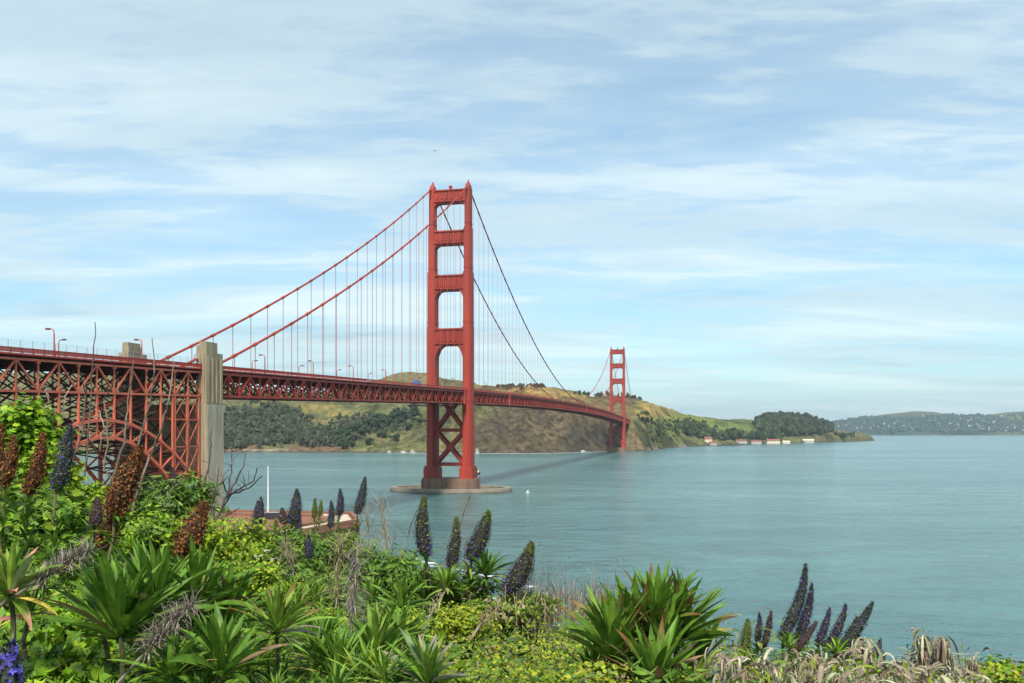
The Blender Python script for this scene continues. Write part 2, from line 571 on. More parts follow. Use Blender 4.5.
def build_bluff():
    th = np.concatenate([np.linspace(-58, 58, 233), np.linspace(62, 298, 48)])
    rr = np.concatenate([[.05], np.linspace(.6, 15, 60), np.geomspace(16, 420, 60)])
    T, Rr = np.meshgrid(np.radians(th), rr)
    X = Rr * np.sin(T); Y = Rr * np.cos(T)
    u = np.clip(np.tan(np.clip(T, -R(50), R(50))), -.92, 1.0)
    Z = bluff_z(u, Rr / np.sqrt(1 + u * u))
    Z = Z - .32 - .25 * np.clip((Rr - 9) / 10, 0, 1) + .25 * (fbm(X * 1.3, Y * 1.3, 4) - .5)
    back = np.clip((abs(((T + np.pi) % (2 * np.pi)) - np.pi) - R(58)) / R(30), 0, 1)
    Zb = 42.2 - .3 * np.maximum(Rr - 120, 0)
    Zb = np.maximum(Zb, -4)
    Z = Z * (1 - back) + Zb * back
    Zr = np.where(Rr > 30, (fbm(X * .08, Y * .08, 5) - .5) * 3 * np.clip((Rr - 30) / 20, 0, 1), 0)
    Z = Z + np.where(Z > 1, Zr, 0)
    n, k = X.shape
    i = np.arange(n - 1)[:, None] * k; j = np.arange(k)[None]
    f = np.stack([i + j, i + k + j, i + k + (j + 1) % k, i + (j + 1) % k], -1).reshape(-1, 4)
    mb = MB(); mb.add(np.stack([X, Y, Z], -1).reshape(-1, 3), f)
    tag(mb.build('ground', M['soil'], smooth=True, color=False), kind='structure')


build_bluff()

# ------------------------------------------------------------------ the suspension bridge (local axes: x across, east positive; y along, north; z up)
BEAR = .2172
BO = np.array([-45.6, 644.7])
bridge = empty('suspension_bridge', (BO[0], BO[1], 0), -BEAR)
tag(bridge, 'long rust orange suspension bridge with two stepped towers crossing the strait', 'bridge')


def bw(w, s, z):
    """bridge coordinates to world"""
    c, sn = math.cos(BEAR), math.sin(BEAR)
    return np.array([BO[0] + w * c + s * sn, BO[1] - w * sn + s * c, z])


def ztc(s):
    """height of the truss top chord"""
    s = np.asarray(s, float)
    a = 73.3 + .0251 * s
    m = 73.3 + 7.5 * (1 - ((s - 640) / 640) ** 2)
    n = 73.3 - .0251 * (s - 1280)
    return np.where(s < 0, a, np.where(s > 1280, n, m))


CW = 13.7
TD = 8.1            # truss depth


def zcable(s):
    s = np.asarray(s, float)
    m = 226 - (226 - 84.6) * (1 - ((s - 640) / 640) ** 2)
    t = np.clip(-s / 343, 0, 1); a = 226 + (66.6 - 226) * t - 9 * 4 * t * (1 - t)
    t2 = np.clip((s - 1280) / 343, 0, 1); n = 226 + (66.6 - 226) * t2 - 9 * 4 * t2 * (1 - t2)
    return np.where(s < 0, a, np.where(s > 1280, n, m))


# --- towers
SECT = [  # z0, z1, half width across, half length along
    (9.5, 18.2, 4.9, 8.4), (18.2, 64, 3.15, 7.0), (64, 122, 3.0, 6.5), (122, 162, 2.85, 6.0), (162, 195, 2.4, 5.2), (195, 224, 2.05, 4.5)]


def leg_poly(hw, hl, q=.34):
    a, b = hw, hl; ca, cb = a * q, b * q * .65
    one = [(a, 0), (a, b - cb), (a - ca * .5, b - cb), (a - ca * .5, b - cb * .5), (a - ca, b - cb * .5), (a - ca, b), (0, b)]
    two = [(-x, y) for x, y in one[::-1]][1:]
    top = one + two
    bot = [(-x, -y) for x, y in top][1:-1]
    return np.array(top + bot)


def make_tower():
    t = empty('tower', (0, 0, 0), 0, bridge)
    for sx in (-1, 1):
        mb = MB()
        for i, (z0, z1, hw, hl) in enumerate(SECT[1:]):
            p = leg_poly(hw, hl)
            rings = [np.c_[p[:, 0] + sx * CW, p[:, 1], np.full(len(p), z)] for z in (z0, z1)]
            mb.loft(rings)
            if i > 0:      # stepped collar and dark band above each setback
                p2 = leg_poly(hw + .17, hl + .2)
                mb.loft([np.c_[p2[:, 0] + sx * CW, p2[:, 1], np.full(len(p2), z)] for z in (z0 + 2.6, z0 + 3.6)])
            # vertical plate seams: narrow ribs standing on both long faces
            for yy in (-.55, 0, .55):
                for s2 in (-1, 1):
                    mb.beams([(sx * CW + s2 * (hw + .0), yy * hl, z0 + .05)], [(sx * CW + s2 * (hw + .0), yy * hl, z1 - .05)], .22, .22, (1, 0, 0))
        mb.build('leg', M['orange'], t, color=False)
        pm = MB()
        p = leg_poly(4.9, 8.4, .14); p2 = leg_poly(4.3, 7.8, .14)
        pm.loft([np.c_[p[:, 0] + sx * CW, p[:, 1], np.full(len(p), z)] for z in (9.5, 17.0)])
        pm.loft([np.c_[p2[:, 0] + sx * CW, p2[:, 1], np.full(len(p2), z)] for z in (17.0, 18.8)])
        pm.build('pedestal', M['orange'], t, color=False)
        sm = MB()
        sm.loft([[(sx * CW + a * w, b * l, z) for a, b in ((-1, -1), (1, -1), (1, 1), (-1, 1))] for z, w, l in ((224, 1.6, 3.4), (226.2, 1.5, 3.0), (227.6, .9, 1.6), (229.4, .45, .5), (230.4, .25, .25))])
        sm.build('cable_saddle', M['orange'], t, color=False)
    # portal struts with rounded corners of the openings
    hw_at = lambda z: [q[2] for q in SECT if q[0] <= z <= q[1]][-1]
    struts = [(213.3, 223.3, 3.2, 4.2, 0), (182.4, 192.9, 3.6, 4.0, 0), (148.4, 160.0, 4.2, 5.2, 9), (107.8, 120.4, 4.6, 7.0, 14)]
    for z0, z1, hl, fil, haunch in struts:
        mb = MB()
        x1 = CW - hw_at(z0 - .1) + .25
        x2 = CW - hw_at(z1 + .1 if z1 < 220 else z1) + .25
        hz = haunch if haunch else fil
        # lower right corner from the leg (x1, z0-hz) round to the soffit (x1-fil, z0)
        lowr = [(x1 - fil * (1 - math.cos(a)), z0 - hz * (1 - math.sin(a))) for a in np.linspace(0, math.pi / 2, 8)]
        topf = 2.2 if z1 < 220 else 0
        upr = [(x2 - topf * (1 - math.cos(a)), z1 + topf * (1 - math.sin(a))) for a in np.linspace(0, math.pi / 2, 6)][::-1] if topf else [(x2, z1)]
        pts = [(-x, z) for x, z in lowr] + lowr[::-1]        # along the soffit, left to right
        ups = upr[::-1] if topf else upr
        top = list(ups) + [(-x, z) for x, z in ups[::-1]]
        poly = pts + [(x1, z1 - 1.0)] + top + [(-x1, z1 - 1.0)]
        mb.prism(poly, -hl, hl, axis=1)
        # relief on both faces: border ledges and vertical fluting
        for sgn in (-1, 1):
            y = sgn * (hl + .40)
            mb.beams([(-x1 + .3, y, z0 + 1.1), (-x1 + .3, y, z1 - .9)], [(x1 - .3, y, z0 + 1.1), (x1 - .3, y, z1 - .9)], 1.0, .5)
            n = 11
            for i in range(n):
                xx = (-1 + 2 * (i + .5) / n) * (x1 - 1.4)
                d = 1.0 if i % 2 else 2.0
                mb.beams([(xx, y + sgn * .05, z0 + 1.1 + d)], [(xx, y + sgn * .05, z1 - 1.4 - d * .4)], .8, .9, (0, 1, 0))
        mb.build('portal_strut', M['orange'], t, color=False)
    # cross bracing below the roadway
    for z0, z1 in ((20, 45.2), (45.2, 74)):
        mb = MB()
        for yy in (-3.6, 3.6):
            mb.beams([(-11.1, yy, z0)], [(11.1, yy, z1)], 1.6, 2.1)
            mb.beams([(-11.1, yy * 1.02, z1)], [(11.1, yy * 1.02, z0)], 1.5, 2.1)
        mb.box((-2.2, -4.6, (z0 + z1) / 2 - 2.4), (2.2, 4.6, (z0 + z1) / 2 + 2.4))
        mb.build('cross_brace', M['orange'], t, color=False)
        MB().box((-11.0, -3.3, z0 - 1.3), (11.0, 3.3, z0 + 1.2)).build('tie_beam', M['orange'], t, color=False)
    MB().tube([(0, 0, 223.3), (0, 0, 225)], .8, 8).tube([(0, 0, 225), (0, 0, 226.4), (0, 0, 227.0)], [1.3, 1.3, .5], 8).build('beacon', M['orange'], t, color=False)
    return t


tower = make_tower()
tower2 = copy_tree(tower)
tower2.location = (0, 1280, 0)


def stadium(hx, hy, n=20, sq=1.0):
    th = np.linspace(0, 2 * np.pi, n * 4, endpoint=False)
    x = np.sign(np.cos(th)) * abs(np.cos(th)) ** sq * hx
    y = np.sign(np.sin(th)) * abs(np.sin(th)) ** sq * hy
    return np.c_[x, y]


def ring(p, z, s=1.0):
    return np.c_[p * s, np.full(len(p), z)]


p = stadium(21.3, 12.0, 14, .55)
for s0 in (0, 1280):
    mb = MB().loft([ring(p, -3), ring(p, 8.6), ring(p, 8.6, .985), ring(p, 9.6, .985)])
    th = np.arange(0, 56)
    for i in range(0, 56, 2):
        mb.beams([(p[i, 0] * .998, p[i, 1] * .998, -2)], [(p[i, 0] * .998, p[i, 1] * .998, 8.2)], .7, .5, (p[i, 0], p[i, 1], 0))
    o = mb.build('tower_pier', M['pier'], bridge, color=False); o.location = (0, s0, 0)

# protective fender ring round the south tower
e_out, e_in = stadium(46, 31, 20), stadium(41, 25, 20)
mb = MB()
k = len(e_out)
V = np.concatenate([ring(e_out, -3), ring(e_out, 2.2), ring(e_out, 2.2, .992), ring(e_out, 3.0, .992), ring(e_in, 3.0), ring(e_in, -3)])
f = []
for a in range(5):
    for i in range(k):
        f.append((a * k + i, a * k + (i + 1) % k, (a + 1) * k + (i + 1) % k, (a + 1) * k + i))
mb.add(V, f)
o = mb.build('fender_ring', M['fender'], color=False)
tb = MB(); r_ = [ring(e_out, -2, 1.004), ring(e_out, .9, 1.004)]; tb.loft(r_, False); tb.build('tide_band', M['rock'], o, color=False)
o.location = bridge.location; o.rotation_euler = (0, 0, -BEAR)
tag(o, 'low oval concrete fender around the foot of the near bridge tower', 'fender')


# --- trusses
def truss(s0, s1, w, mat, n, name='stiffening_truss', invert=False, k=1.0):
    S = np.linspace(s0, s1, n + 1); T = ztc(S); B = T - TD
    mb = MB()
    pt = lambda i, z: np.stack([np.full(len(np.atleast_1d(i)), w), S[i], z], -1)
    i0 = np.arange(n); i1 = i0 + 1
    mb.beams(pt(i0, T[i0]), pt(i1, T[i1]), .80 * k, .85 * k)
    mb.beams(pt(i0, B[i0]), pt(i1, B[i1]), .82 * k, .85 * k)
    a = np.arange(n + 1)
    mb.beams(pt(a, B + .4), pt(a, T - .4), .55 * k, .5 * k, (1, 0, 0))
    up = (i0 % 2 == 0) ^ invert
    za = np.where(up, B[i0], T[i0]); zb = np.where(up, T[i1], B[i1])
    mb.beams(pt(i0, za), pt(i1, zb), .62 * k, .62 * k, (1, 0, 0))
    # gusset plates at the joints
    mb.beams(pt(a, T - .9), pt(a, T + .25), .86 * k, 1.5 * k, (0, 1, 0))
    mb.beams(pt(a, B - .25), pt(a, B + 1.0), .88 * k, 1.7 * k, (0, 1, 0))
    return mb.build(name, mat, bridge, color=False)


ARCH0, ARCH1 = -447.5, -350.0
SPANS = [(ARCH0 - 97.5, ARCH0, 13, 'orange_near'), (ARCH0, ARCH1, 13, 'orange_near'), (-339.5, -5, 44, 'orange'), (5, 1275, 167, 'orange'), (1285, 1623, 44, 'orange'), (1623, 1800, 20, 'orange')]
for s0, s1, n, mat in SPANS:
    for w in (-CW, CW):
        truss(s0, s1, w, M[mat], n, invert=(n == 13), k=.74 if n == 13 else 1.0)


def floor_system(s0, s1, n, mat):
    S = np.linspace(s0, s1, n + 1); T = ztc(S); B = T - TD
    mb = MB(); o = np.ones(n + 1)
    A = lambda w, z, i=slice(None): np.stack([o[i] * w, S[i], z[i]], -1)
    hx = 13.2
    mb.beams(A(-hx, T - .55), A(hx, T - .55), .5, 1.5)              # floor beams
    mb.beams(A(-hx, B + .1), A(hx, B + .1), .45, .5)               # bottom struts
    for x in (-9, -4.5, 0, 4.5, 9):                                   # stringers
        i = slice(0, -1); j = slice(1, None)
        mb.beams(np.stack([o[i] * x, S[i], T[i] + .55], -1), np.stack([o[j] * x, S[j], T[j] + .55], -1), .35, .65)
    i = slice(0, -1); j = slice(1, None)
    alt = np.where(np.arange(n) % 2 == 0, 1, -1)
    mb.beams(np.stack([-hx * alt, S[i], B[i] - .1], -1), np.stack([0 * alt, S[j], B[j] - .1], -1), .4, .4)
    mb.beams(np.stack([hx * alt, S[i], B[i] - .1], -1), np.stack([0 * alt, S[j], B[j] - .1], -1), .4, .38)
    # sway frames
    mb.beams(A(-hx, B + .3), A(0, T - 1.3), .3, .35); mb.beams(A(hx, B + .3), A(0, T - 1.3), .3, .35)
    mb.beams(A(-hx, T - 1.3), A(-5, B + .3), .28, .33); mb.beams(A(hx, T - 1.3), A(5, B + .3), .28, .33)
    return mb.build('floor_system', M[mat], bridge, color=False)


for s0, s1, n, mat in SPANS:
    floor_system(s0, s1, n, 'arch_shade' if mat == 'orange_near' else 'orange_dark')
# west side span and arch lateral trusses share the colours above

Sd = np.concatenate([np.linspace(-545, 0, 60), np.linspace(0, 1280, 90)[1:], np.linspace(1280, 1800, 40)[1:]])
Zd = ztc(Sd)
mb = MB()
mb.loft([[(-11.6, s, z + .9), (11.6, s, z + .9), (11.6, s, z + 1.3), (-11.6, s, z + 1.3)] for s, z in zip(Sd, Zd)])
mb.build('roadway', M['asphalt'], bridge, color=False)
for sg in (-1, 1):
    mb = MB()
    mb.loft([[(sg * a, s, z + b) for a, b in ((11.62, 1.0), (14.5, 1.0), (14.5, 1.45), (11.62, 1.45))][::sg] for s, z in zip(Sd, Zd)])
    mb.build('sidewalk', M['rail'], bridge, color=False)
    # railing: posts, close pickets, top and bottom rails
    mb = MB()
    S = np.arange(-545, 1800, 3.8)
    mb.beams(np.stack([S * 0 + sg * 14.3, S, ztc(S) + 1.46], -1), np.stack([S * 0 + sg * 14.3, S, ztc(S) + 2.95], -1), .22, .22)
    S = np.concatenate([np.arange(-545, -200, .24), np.arange(-200, 1800, .9)])
    wd = np.where(S < -200, .16, .5)
    for lo, hi, wdt in ((-600, -200, .17), (-200, 1900, .52)):
        q = S[(S >= lo) & (S < hi)]
        mb.beams(np.stack([q * 0 + sg * 14.3, q, ztc(q) + 1.75], -1), np.stack([q * 0 + sg * 14.3, q, ztc(q) + 2.75], -1), wdt, .05, (1, 0, 0))
    for dz, h in ((2.8, .18), (1.72, .14)):
        mb.beams(np.stack([Sd[:-1] * 0 + sg * 14.3, Sd[:-1], Zd[:-1] + dz], -1), np.stack([Sd[1:] * 0 + sg * 14.3, Sd[1:], Zd[1:] + dz], -1), .2, h)
    mb.build('railing', M['rail'], bridge, color=False)
    # tall light mesh fence over the arch
    mb = MB()
    S = np.arange(-545, -350, 4.06)
    mb.beams(np.stack([S * 0 + sg * 14.05, S, ztc(S) + 1.46], -1), np.stack([S * 0 + sg * 14.05, S, ztc(S) + 4.8], -1), .09, .09)
    S = np.arange(-545, -350, .9)
    mb.beams(np.stack([S * 0 + sg * 14.05, S, ztc(S) + 1.46], -1), np.stack([S * 0 + sg * 14.05, S, ztc(S) + 4.7], -1), .018, .018)
    for dz in (3.2, 3.7, 4.2, 4.7):
        mb.beams([(sg * 14.05, -545, ztc(-545) + dz)], [(sg * 14.05, -350, ztc(-350) + dz)], .03, .04)
    mb.build('safety_fence', M['grey_steel'], bridge, color=False)

for s_ in (-12, 137, 658):
    for sg in (-1, 1):
        z = float(ztc(s_)); x0, x1 = sorted((sg * 13.2, sg * 14.7))
        MB().box((x0, s_ - 1.7, z - TD - .9), (x1, s_ + 1.7, z + 2.9)).build('truss_plate', M['rail'], bridge, color=False)
for s_ in (-45, 330, 560):
    z = float(ztc(s_)) - TD
    mb = MB(); mb.box((-14.5, s_ - 3, z - 2.2), (14.5, s_ + 3, z - 1.8))
    for x in (-14.2, 14.2):
        for y in (-2.6, 2.6):
            mb.beams([(x, s_ + y, z - 1.8)], [(x, s_ + y, z - .5)], .2, .2)
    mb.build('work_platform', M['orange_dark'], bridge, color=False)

# --- main cables with bands, and the suspender ropes
for sg in (-1, 1):
    w = sg * CW
    ext = [(-447.5, 66.4 - .33 * 104.5), (-343, 66.5)]
    S = np.concatenate([np.linspace(-343, 0, 50), np.linspace(0, 1280, 110)[1:], np.linspace(1280, 1623, 40)[1:]])
    P = np.concatenate([[(w - sg * 1.2, -447.5, ext[0][1]), (w - sg * 1.1, -351, 69.0)], np.stack([S * 0 + w, S, zcable(S)], -1), [(w, 1700, 45)]])
    mb = MB().tube(P, .50, 8)
    for s in np.concatenate([np.arange(-343 + 15.24, -5, 15.24), np.arange(15.24, 1270, 15.24), np.arange(1295.24, 1620, 15.24)]):
        d = 1.1
        mb.tube([(w, s - d, float(zcable(s - d))), (w, s + d, float(zcable(s + d)))], .68, 8)
    mb.build('main_cable', M['orange'], bridge, smooth=False, color=False)
sus = []
for sg in (-1, 1):
    for s in np.concatenate([np.arange(-343 + 15.24, -5, 15.24), np.arange(15.24, 1270, 15.24), np.arange(1295.24, 1620, 15.24)]):
        z0, z1 = float(ztc(s)) + .3, float(zcable(s)) - .4
        if z1 - z0 > 1.5:
            sus.append((s, sg * CW, z0, z1))
sus.sort(key=lambda q: -(q[3] - q[2]) / (645 + q[0]))
rest = MB()
for i, (s, w, z0, z1) in enumerate(sus):
    mb = MB() if i < 100 else rest
    for ds in (-.17, .17):
        mb.beams([(w, s + ds, z0)], [(w, s + ds, z1)], .095, .095)
    if i < 100:
        mb.build('suspender_rope', M['rope'], bridge, color=False)
o = rest.build('suspender_rope', M['rope'], bridge, color=False); o['kind'] = 'stuff'


# --- arch over the fort
def arch_top(t): return 47.4 - .0094 * (t - 48.75) ** 2
def arch_bot(t): return 42.5 - .0150 * (t - 48.75) ** 2


for sg in (-1, 1):
    w = sg * CW
    n = 13; S = np.linspace(ARCH0, ARCH1, n + 1); t = ARCH1 - S
    mb = MB(); a = np.arange(n); b = a + 1
    P = lambda i, z: np.stack([z * 0 + w, S[i], z], -1)
    at_, ab = arch_top(t), arch_bot(t)
    mb.beams(P(a, at_[a]), P(b, at_[b]), .86, .86); mb.beams(P(a, ab[a]), P(b, ab[b]), .92, .94)
    al = np.arange(n + 1); mb.beams(P(al, ab), P(al, at_), .46, .4, (1, 0, 0))
    up = a >= n // 2
    mb.beams(P(a, np.where(up, ab[a], at_[a])), P(b, np.where(up, at_[b], ab[b])), .5, .44, (1, 0, 0))
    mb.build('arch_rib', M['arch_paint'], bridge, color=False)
    for i in range(1, n):
        cm = MB().beams([(w, S[i], float(at_[i]))], [(w, S[i], float(ztc(S[i])) - TD - .3)], .56, .56, (1, 0, 0))
        cm.build('arch_column', M['arch_paint'], bridge, color=False)
# lateral system between the two ribs and cross frames between columns
mb = MB()
n = 13; S = np.linspace(ARCH0, ARCH1, n + 1); t = ARCH1 - S
for i in range(n + 1):
    for z in (float(arch_top(t[i])), float(arch_bot(t[i]))):
        mb.beams([(-13.2, S[i], z)], [(13.2, S[i], z)], .5, .55)
    za, zb = float(arch_top(t[i])), float(ztc(S[i])) - TD
    mb.beams([(-13.2, S[i] + .05, za + .3)], [(13.2, S[i] + .05, zb - .2)], .35, .4)
    mb.beams([(-13.2, S[i] - .3, zb - .2)], [(13.2, S[i] - .3, za + .3)], .35, .38)
    if i < n:
        for fz in (arch_top, arch_bot):
            z0, z1 = float(fz(t[i])), float(fz(t[i + 1]))
            mb.beams([(-13.2, S[i], z0 - .1)], [(13.2, S[i + 1], z1 - .1)], .4, .4)
            mb.beams([(13.2, S[i], z0 - .3)], [(-13.2, S[i + 1], z1 - .3)], .4, .38)
mb.build('arch_bracing', M['arch_shade'], bridge, color=False)
# braced steel bent beside the pylon
mb = MB()
for w in (-CW + .05, CW + .05):
    for s in (-366.2, -358.1, -351.2):
        mb.beams([(w, s, 4)], [(w, s, float(ztc(s)) - TD - .5)], .58, .62, (1, 0, 0))
    for z in (12, 21, 30, 39, 48):
        mb.beams([(w, -366.2, z), (w, -358.1, z)], [(w, -358.1, z), (w, -351.2, z)], .36, .36)
        for s0, s1 in ((-366.2, -358.1), (-358.1, -351.2)):
            mb.beams([(w + .1, s0, z)], [(w + .1, s1, z + 9)], .2, .2, (1, 0, 0))
            mb.beams([(w - .1, s1, z)], [(w - .1, s0, z + 9)], .2, .19, (1, 0, 0))
for s in (-366.2, -358.1, -351.2):
    for z in (12.2, 30.2, 48.2):
        mb.beams([(-13.2, s, z)], [(13.2, s, z)], .45, .45)
        mb.beams([(-13.2, s, z)], [(13.2, s, z + 8)], .3, .3); mb.beams([(13.2, s + .35, z)], [(-13.2, s + .35, z + 8)], .3, .3)
mb.build('steel_bent', M['orange_near'], bridge, color=False)


# --- concrete pylons
def pylon(s0, s1, sg, zt, mats=('concrete', 'concrete_pale')):
    wi, wo = sg * 11.95, sg * 16.0
    lo, hi = min(wi, wo), max(wi, wo)
    mb = MB()
    # upper shaft in stepped blocks
    d = (hi - lo)
    inner = lo if sg > 0 else hi
    def blk(a, b, s_a, s_b, z_a, z_b):
        x0, x1 = sorted((sg * a, sg * b)); mb.box((x0, s_a, z_a), (x1, s_b, z_b))
    zm = zt - 21
    blk(12.0, 15.95, s0 + .05, s1 - .05, zm, zt - 3.6)            # full section
    a_, b_ = (12.0, 15.9) if sg > 0 else (11.9, 14.5)
    blk(a_, b_, s0 + .1, s1 - 3.4, zt - 3.6, zt - 1.3)
    blk(a_ + (1.1 if sg > 0 else .4), b_ - .05, s0 + .15, s1 - 3.45, zt - 1.3, zt)
    # fluting on the outer face
    for i in range(4):
        yy = s0 + 1.3 + i * (s1 - s0 - 2.6) / 3
        x0, x1 = sorted((sg * 15.95, sg * 16.25)); mb.box((x0, yy - .55, zm), (x1, yy + .55, zt - 4.6 - (i % 2) * 1.0))
    for xx in (13.2, 14.9):
        x0, x1 = sorted((sg * (xx - .4), sg * (xx + .4))); mb.box((x0, s0 - .2, zm), (x1, s0 + .05, zt - 4.0))
    o = mb.build('pylon', M[mats[0]], bridge, color=False)
    lm = MB()
    x0, x1 = sorted((sg * 11.8, sg * 16.1)); lm.box((x0, s0 - .15, 0), (x1, s1 + .15, zm))
    lm.build('pylon_shaft', M['concrete_low'], o, color=False); lm = MB()
    x0, x1 = sorted((sg * 16.1, sg * 16.3)); lm.box((x0, s0 + .1, 0), (x1, s1 - .1, zm - .8))
    lm.build('face_panel', M[mats[1]], o, color=False)
    return o


for sg in (-1, 1):
    pylon(*((-350, -339.5) if sg > 0 else (-353.6, -343.1)), sg, 75.2)
    pylon(-458.5, -448.0, sg, 73)
    pylon(1624, 1634, sg, 75.2, ('concrete_pale', 'concrete_pale'))
for s in (-345, -453):
    MB().box((-11.75, s - 4, 0), (11.75, s + 4, 53.5)).build('pylon_wall', M['concrete'], bridge, color=False)

# --- lamps and traffic
def street_lamp(sg, s, label):
    z = float(ztc(s)) + 1.45
    b = bw(sg * 12.4, s, z)
    root = empty('street_lamp', tuple(b), -BEAR)
    tag(root, label, 'street lamp', 'street lamps along the bridge roadway')
    return root


mbp = MB().tube([(0, 0, 0), (0, 0, .5), (0, 0, .52), (0, 0, 6.3)], [.32, .32, .22, .17], 6)
arc = [(-.9 * (1 - math.cos(a)), 0, 6.3 + 1.2 * math.sin(a)) for a in np.linspace(0, math.pi / 2, 6)]
mbp.tube(arc + [(-1.3, 0, 7.5)], .13, 6)
hdm = MB().loft([[(-1.9 + x * k, y * k, z) for x, y in ((-.75, -.32), (.75, -.26), (.75, .26), (-.75, .32))] for z, k in ((7.28, .8), (7.42, 1), (7.62, 1), (7.78, .55))])
first = None
E_S = [-417.7, -380.3, -302.5] + list(np.arange(-258.5, 1600, 45.6))
W_S = [-386.5, -313] + list(np.arange(-268, 1600, 45.6))
E_L = {0: 'nearest rust red lamp, tallest, its arm pointing left above the arch span rail', 1: 'rust red lamp standing between the two concrete pylon tops',
       2: 'dark lamp right of the pale concrete pylon, first of the taller row', 3: 'second taller lamp on the side span right of the concrete pylon',
       4: 'third taller lamp on the side span, midway between pylon and near tower'}
W_L = {0: 'short looking lamp with its arm pointing right, beside the nearest red lamp', 2: 'small lamp close beside the first lamp right of the concrete pylon', 3: 'small lamp on the far rail just left of the second taller lamp'}
lamp_src = None
for sg, lst, lab in ((1, E_S, E_L), (-1, W_S, W_L)):
    for i, s in enumerate(lst):
        if abs(s) < 9 or abs(s - 1280) < 9: s += 18
        if i in lab: L_ = lab[i]
        elif s < 0: L_ = ('taller' if sg > 0 else 'smaller') + ' slim lamp on the side span just left of the near tower'
        else: L_ = 'tiny lamp post on the main span between the two towers' if s < 1280 else 'tiny lamp post beyond the far tower'
        b = bw(sg * 12.4, s, float(ztc(s)) + 1.45)
        if lamp_src is None:
            lamp_src = empty('street_lamp')
            mbp.build('post', M['rail'], lamp_src, color=False)
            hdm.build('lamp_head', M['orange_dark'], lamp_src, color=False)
            r_ = lamp_src
        else:
            r_ = copy_tree(lamp_src)
        r_.location = tuple(b); r_.rotation_euler = (0, 0, -BEAR + (0 if sg > 0 else math.pi))
        tag(r_, L_, 'street lamp', 'street lamps along the bridge roadway')


def vehicle(s, w, mat, label, cat, L_=7.0, H=2.7, name='delivery_van'):
    z = float(ztc(s)) + 1.32
    root = empty(name, tuple(bw(w, s, z)), -BEAR)
    tag(root, label, cat)
    mb = MB()
    prof = [(-L_ / 2, .45), (L_ / 2, .45), (L_ / 2, 1.2), (L_ / 2 - .9, 1.45), (L_ / 2 - 1.5, H - .1), (L_ / 2 - 1.8, H), (-L_ / 2 + .1, H), (-L_ / 2, H - .15)]
    mb.prism(prof, -1.0, 1.0, axis=0)
    mb.build('body', mat, root, color=False)
    for sx in (-1, 1):
        g = MB(); x0, x1 = sorted((sx * 1.0, sx * 1.02)); g.box((x0, L_ / 2 - 2.6, 1.5), (x1, L_ / 2 - 1.7, H - .45)); g.build('window', M['glass'], root, color=False)
        for yy in (-L_ / 2 + 1.2, L_ / 2 - 1.3):
            MB().tube([(sx * .78, yy, .38), (sx * 1.04, yy, .38)], .38, 12).build('wheel', M['black'], root, color=False)


vehicle(-105, 9.5, M['blue'], 'blue box truck on the bridge just left of the near tower', 'truck', 8, 3.9, 'box_truck')
vehicle(470, 9.5, M['white'], 'white van on the main span right of the near tower', 'van', 6)

# ------------------------------------------------------------------ brick fort under the arch
def fort():
    root = empty('brick_fort', (0, 0, 0)); tag(root, 'low red brick fort with a flat terrace on the point beside the pylon', 'fort')
    A = lambda w, s: bw(w, s, 0)[:2]
    out = [(-70, 232), (-145, 240), (-150, 312), (-100, 318), (-57, 311), (-50, 285)]
    out = np.array(out, float); cen = out.mean(0)
    def rg(k, z): return np.c_[cen + (out - cen) * k, np.full(len(out), z)]
    mb = MB(); mb.loft([rg(1, 0), rg(1, 13.2), rg(1.012, 13.2), rg(1.012, 13.9), rg(1, 13.9), rg(1, 15.4), rg(.97, 15.4), rg(.97, 14.2)], False)
    mb.F.append(np.array([list(range(6))]) + mb.n - 6)
    mb.build('wall', M['brick'], root, color=False)
    tb = MB(); tb.loft([rg(.955, 14.205), rg(.955, 14.5), rg(.80, 14.5), rg(.80, 14.206)], False); tb.build('terrace', M['pale_stone'], root, color=False)
    ib = MB(); ib.loft([rg(.76, 14.21), rg(.76, 15.1), rg(.73, 15.1), rg(.73, 14.21)], False); ib.build('parapet', M['brick'], root, color=False)
    # rows of arched gun openings
    for a in range(6):
        p0, p1 = out[a], out[(a + 1) % 6]; d = p1 - p0; L_ = np.linalg.norm(d); d /= L_; nrm = np.array([d[1], -d[0]])
        if np.dot(nrm, p0 - cen) < 0: nrm = -nrm
        for z in (3.5, 7.5):
            wm = MB()
            for t in np.arange(5, L_ - 4, 6.5):
                c = p0 + d * t + nrm * .05
                wm.beams([(c[0] - d[0] * .8, c[1] - d[1] * .8, z)], [(c[0] + d[0] * .8, c[1] + d[1] * .8, z)], .3, 2.2)
            wm.build('window', M['black'], root, color=False)
    p = at(268, 513, 305)
    return p


fp = fort()
b = at(268, 513.5, 304)
pole = empty('flagpole', (b[0], b[1], 14.2)); tag(pole, 'tall thin white flagpole rising in front of the water from the fort', 'flagpole')
MB().tube([(0, 0, 0), (0, 0, 8), (0, 0, 17.2)], [.26, .22, .14], 8).build('mast', M['white'], pole, color=False)
MB().tube([(0, 0, 17.2), (0, 0, 17.45), (0, 0, 17.6)], [.2, .24, .05], 8).build('finial', M['white'], pole, color=False)
MB().box((-.7, -.7, -.02), (.7, .7, .5)).build('base', M['pale_stone'], pole, color=False)
b = at(273, 517, 296)
sh = empty('dark_shed', (b[0], b[1], 14.5)); tag(sh, 'small black flat roofed shed on the fort terrace beside the flagpole', 'shed')
MB().box((-2.4, -1.2, 0), (2.4, 1.2, 1.9)).build('wall', M['black'], sh, color=False)
MB().box((-2.6, -1.4, 1.9), (2.6, 1.4, 2.1)).build('roof', M['grey_steel'], sh, color=False)

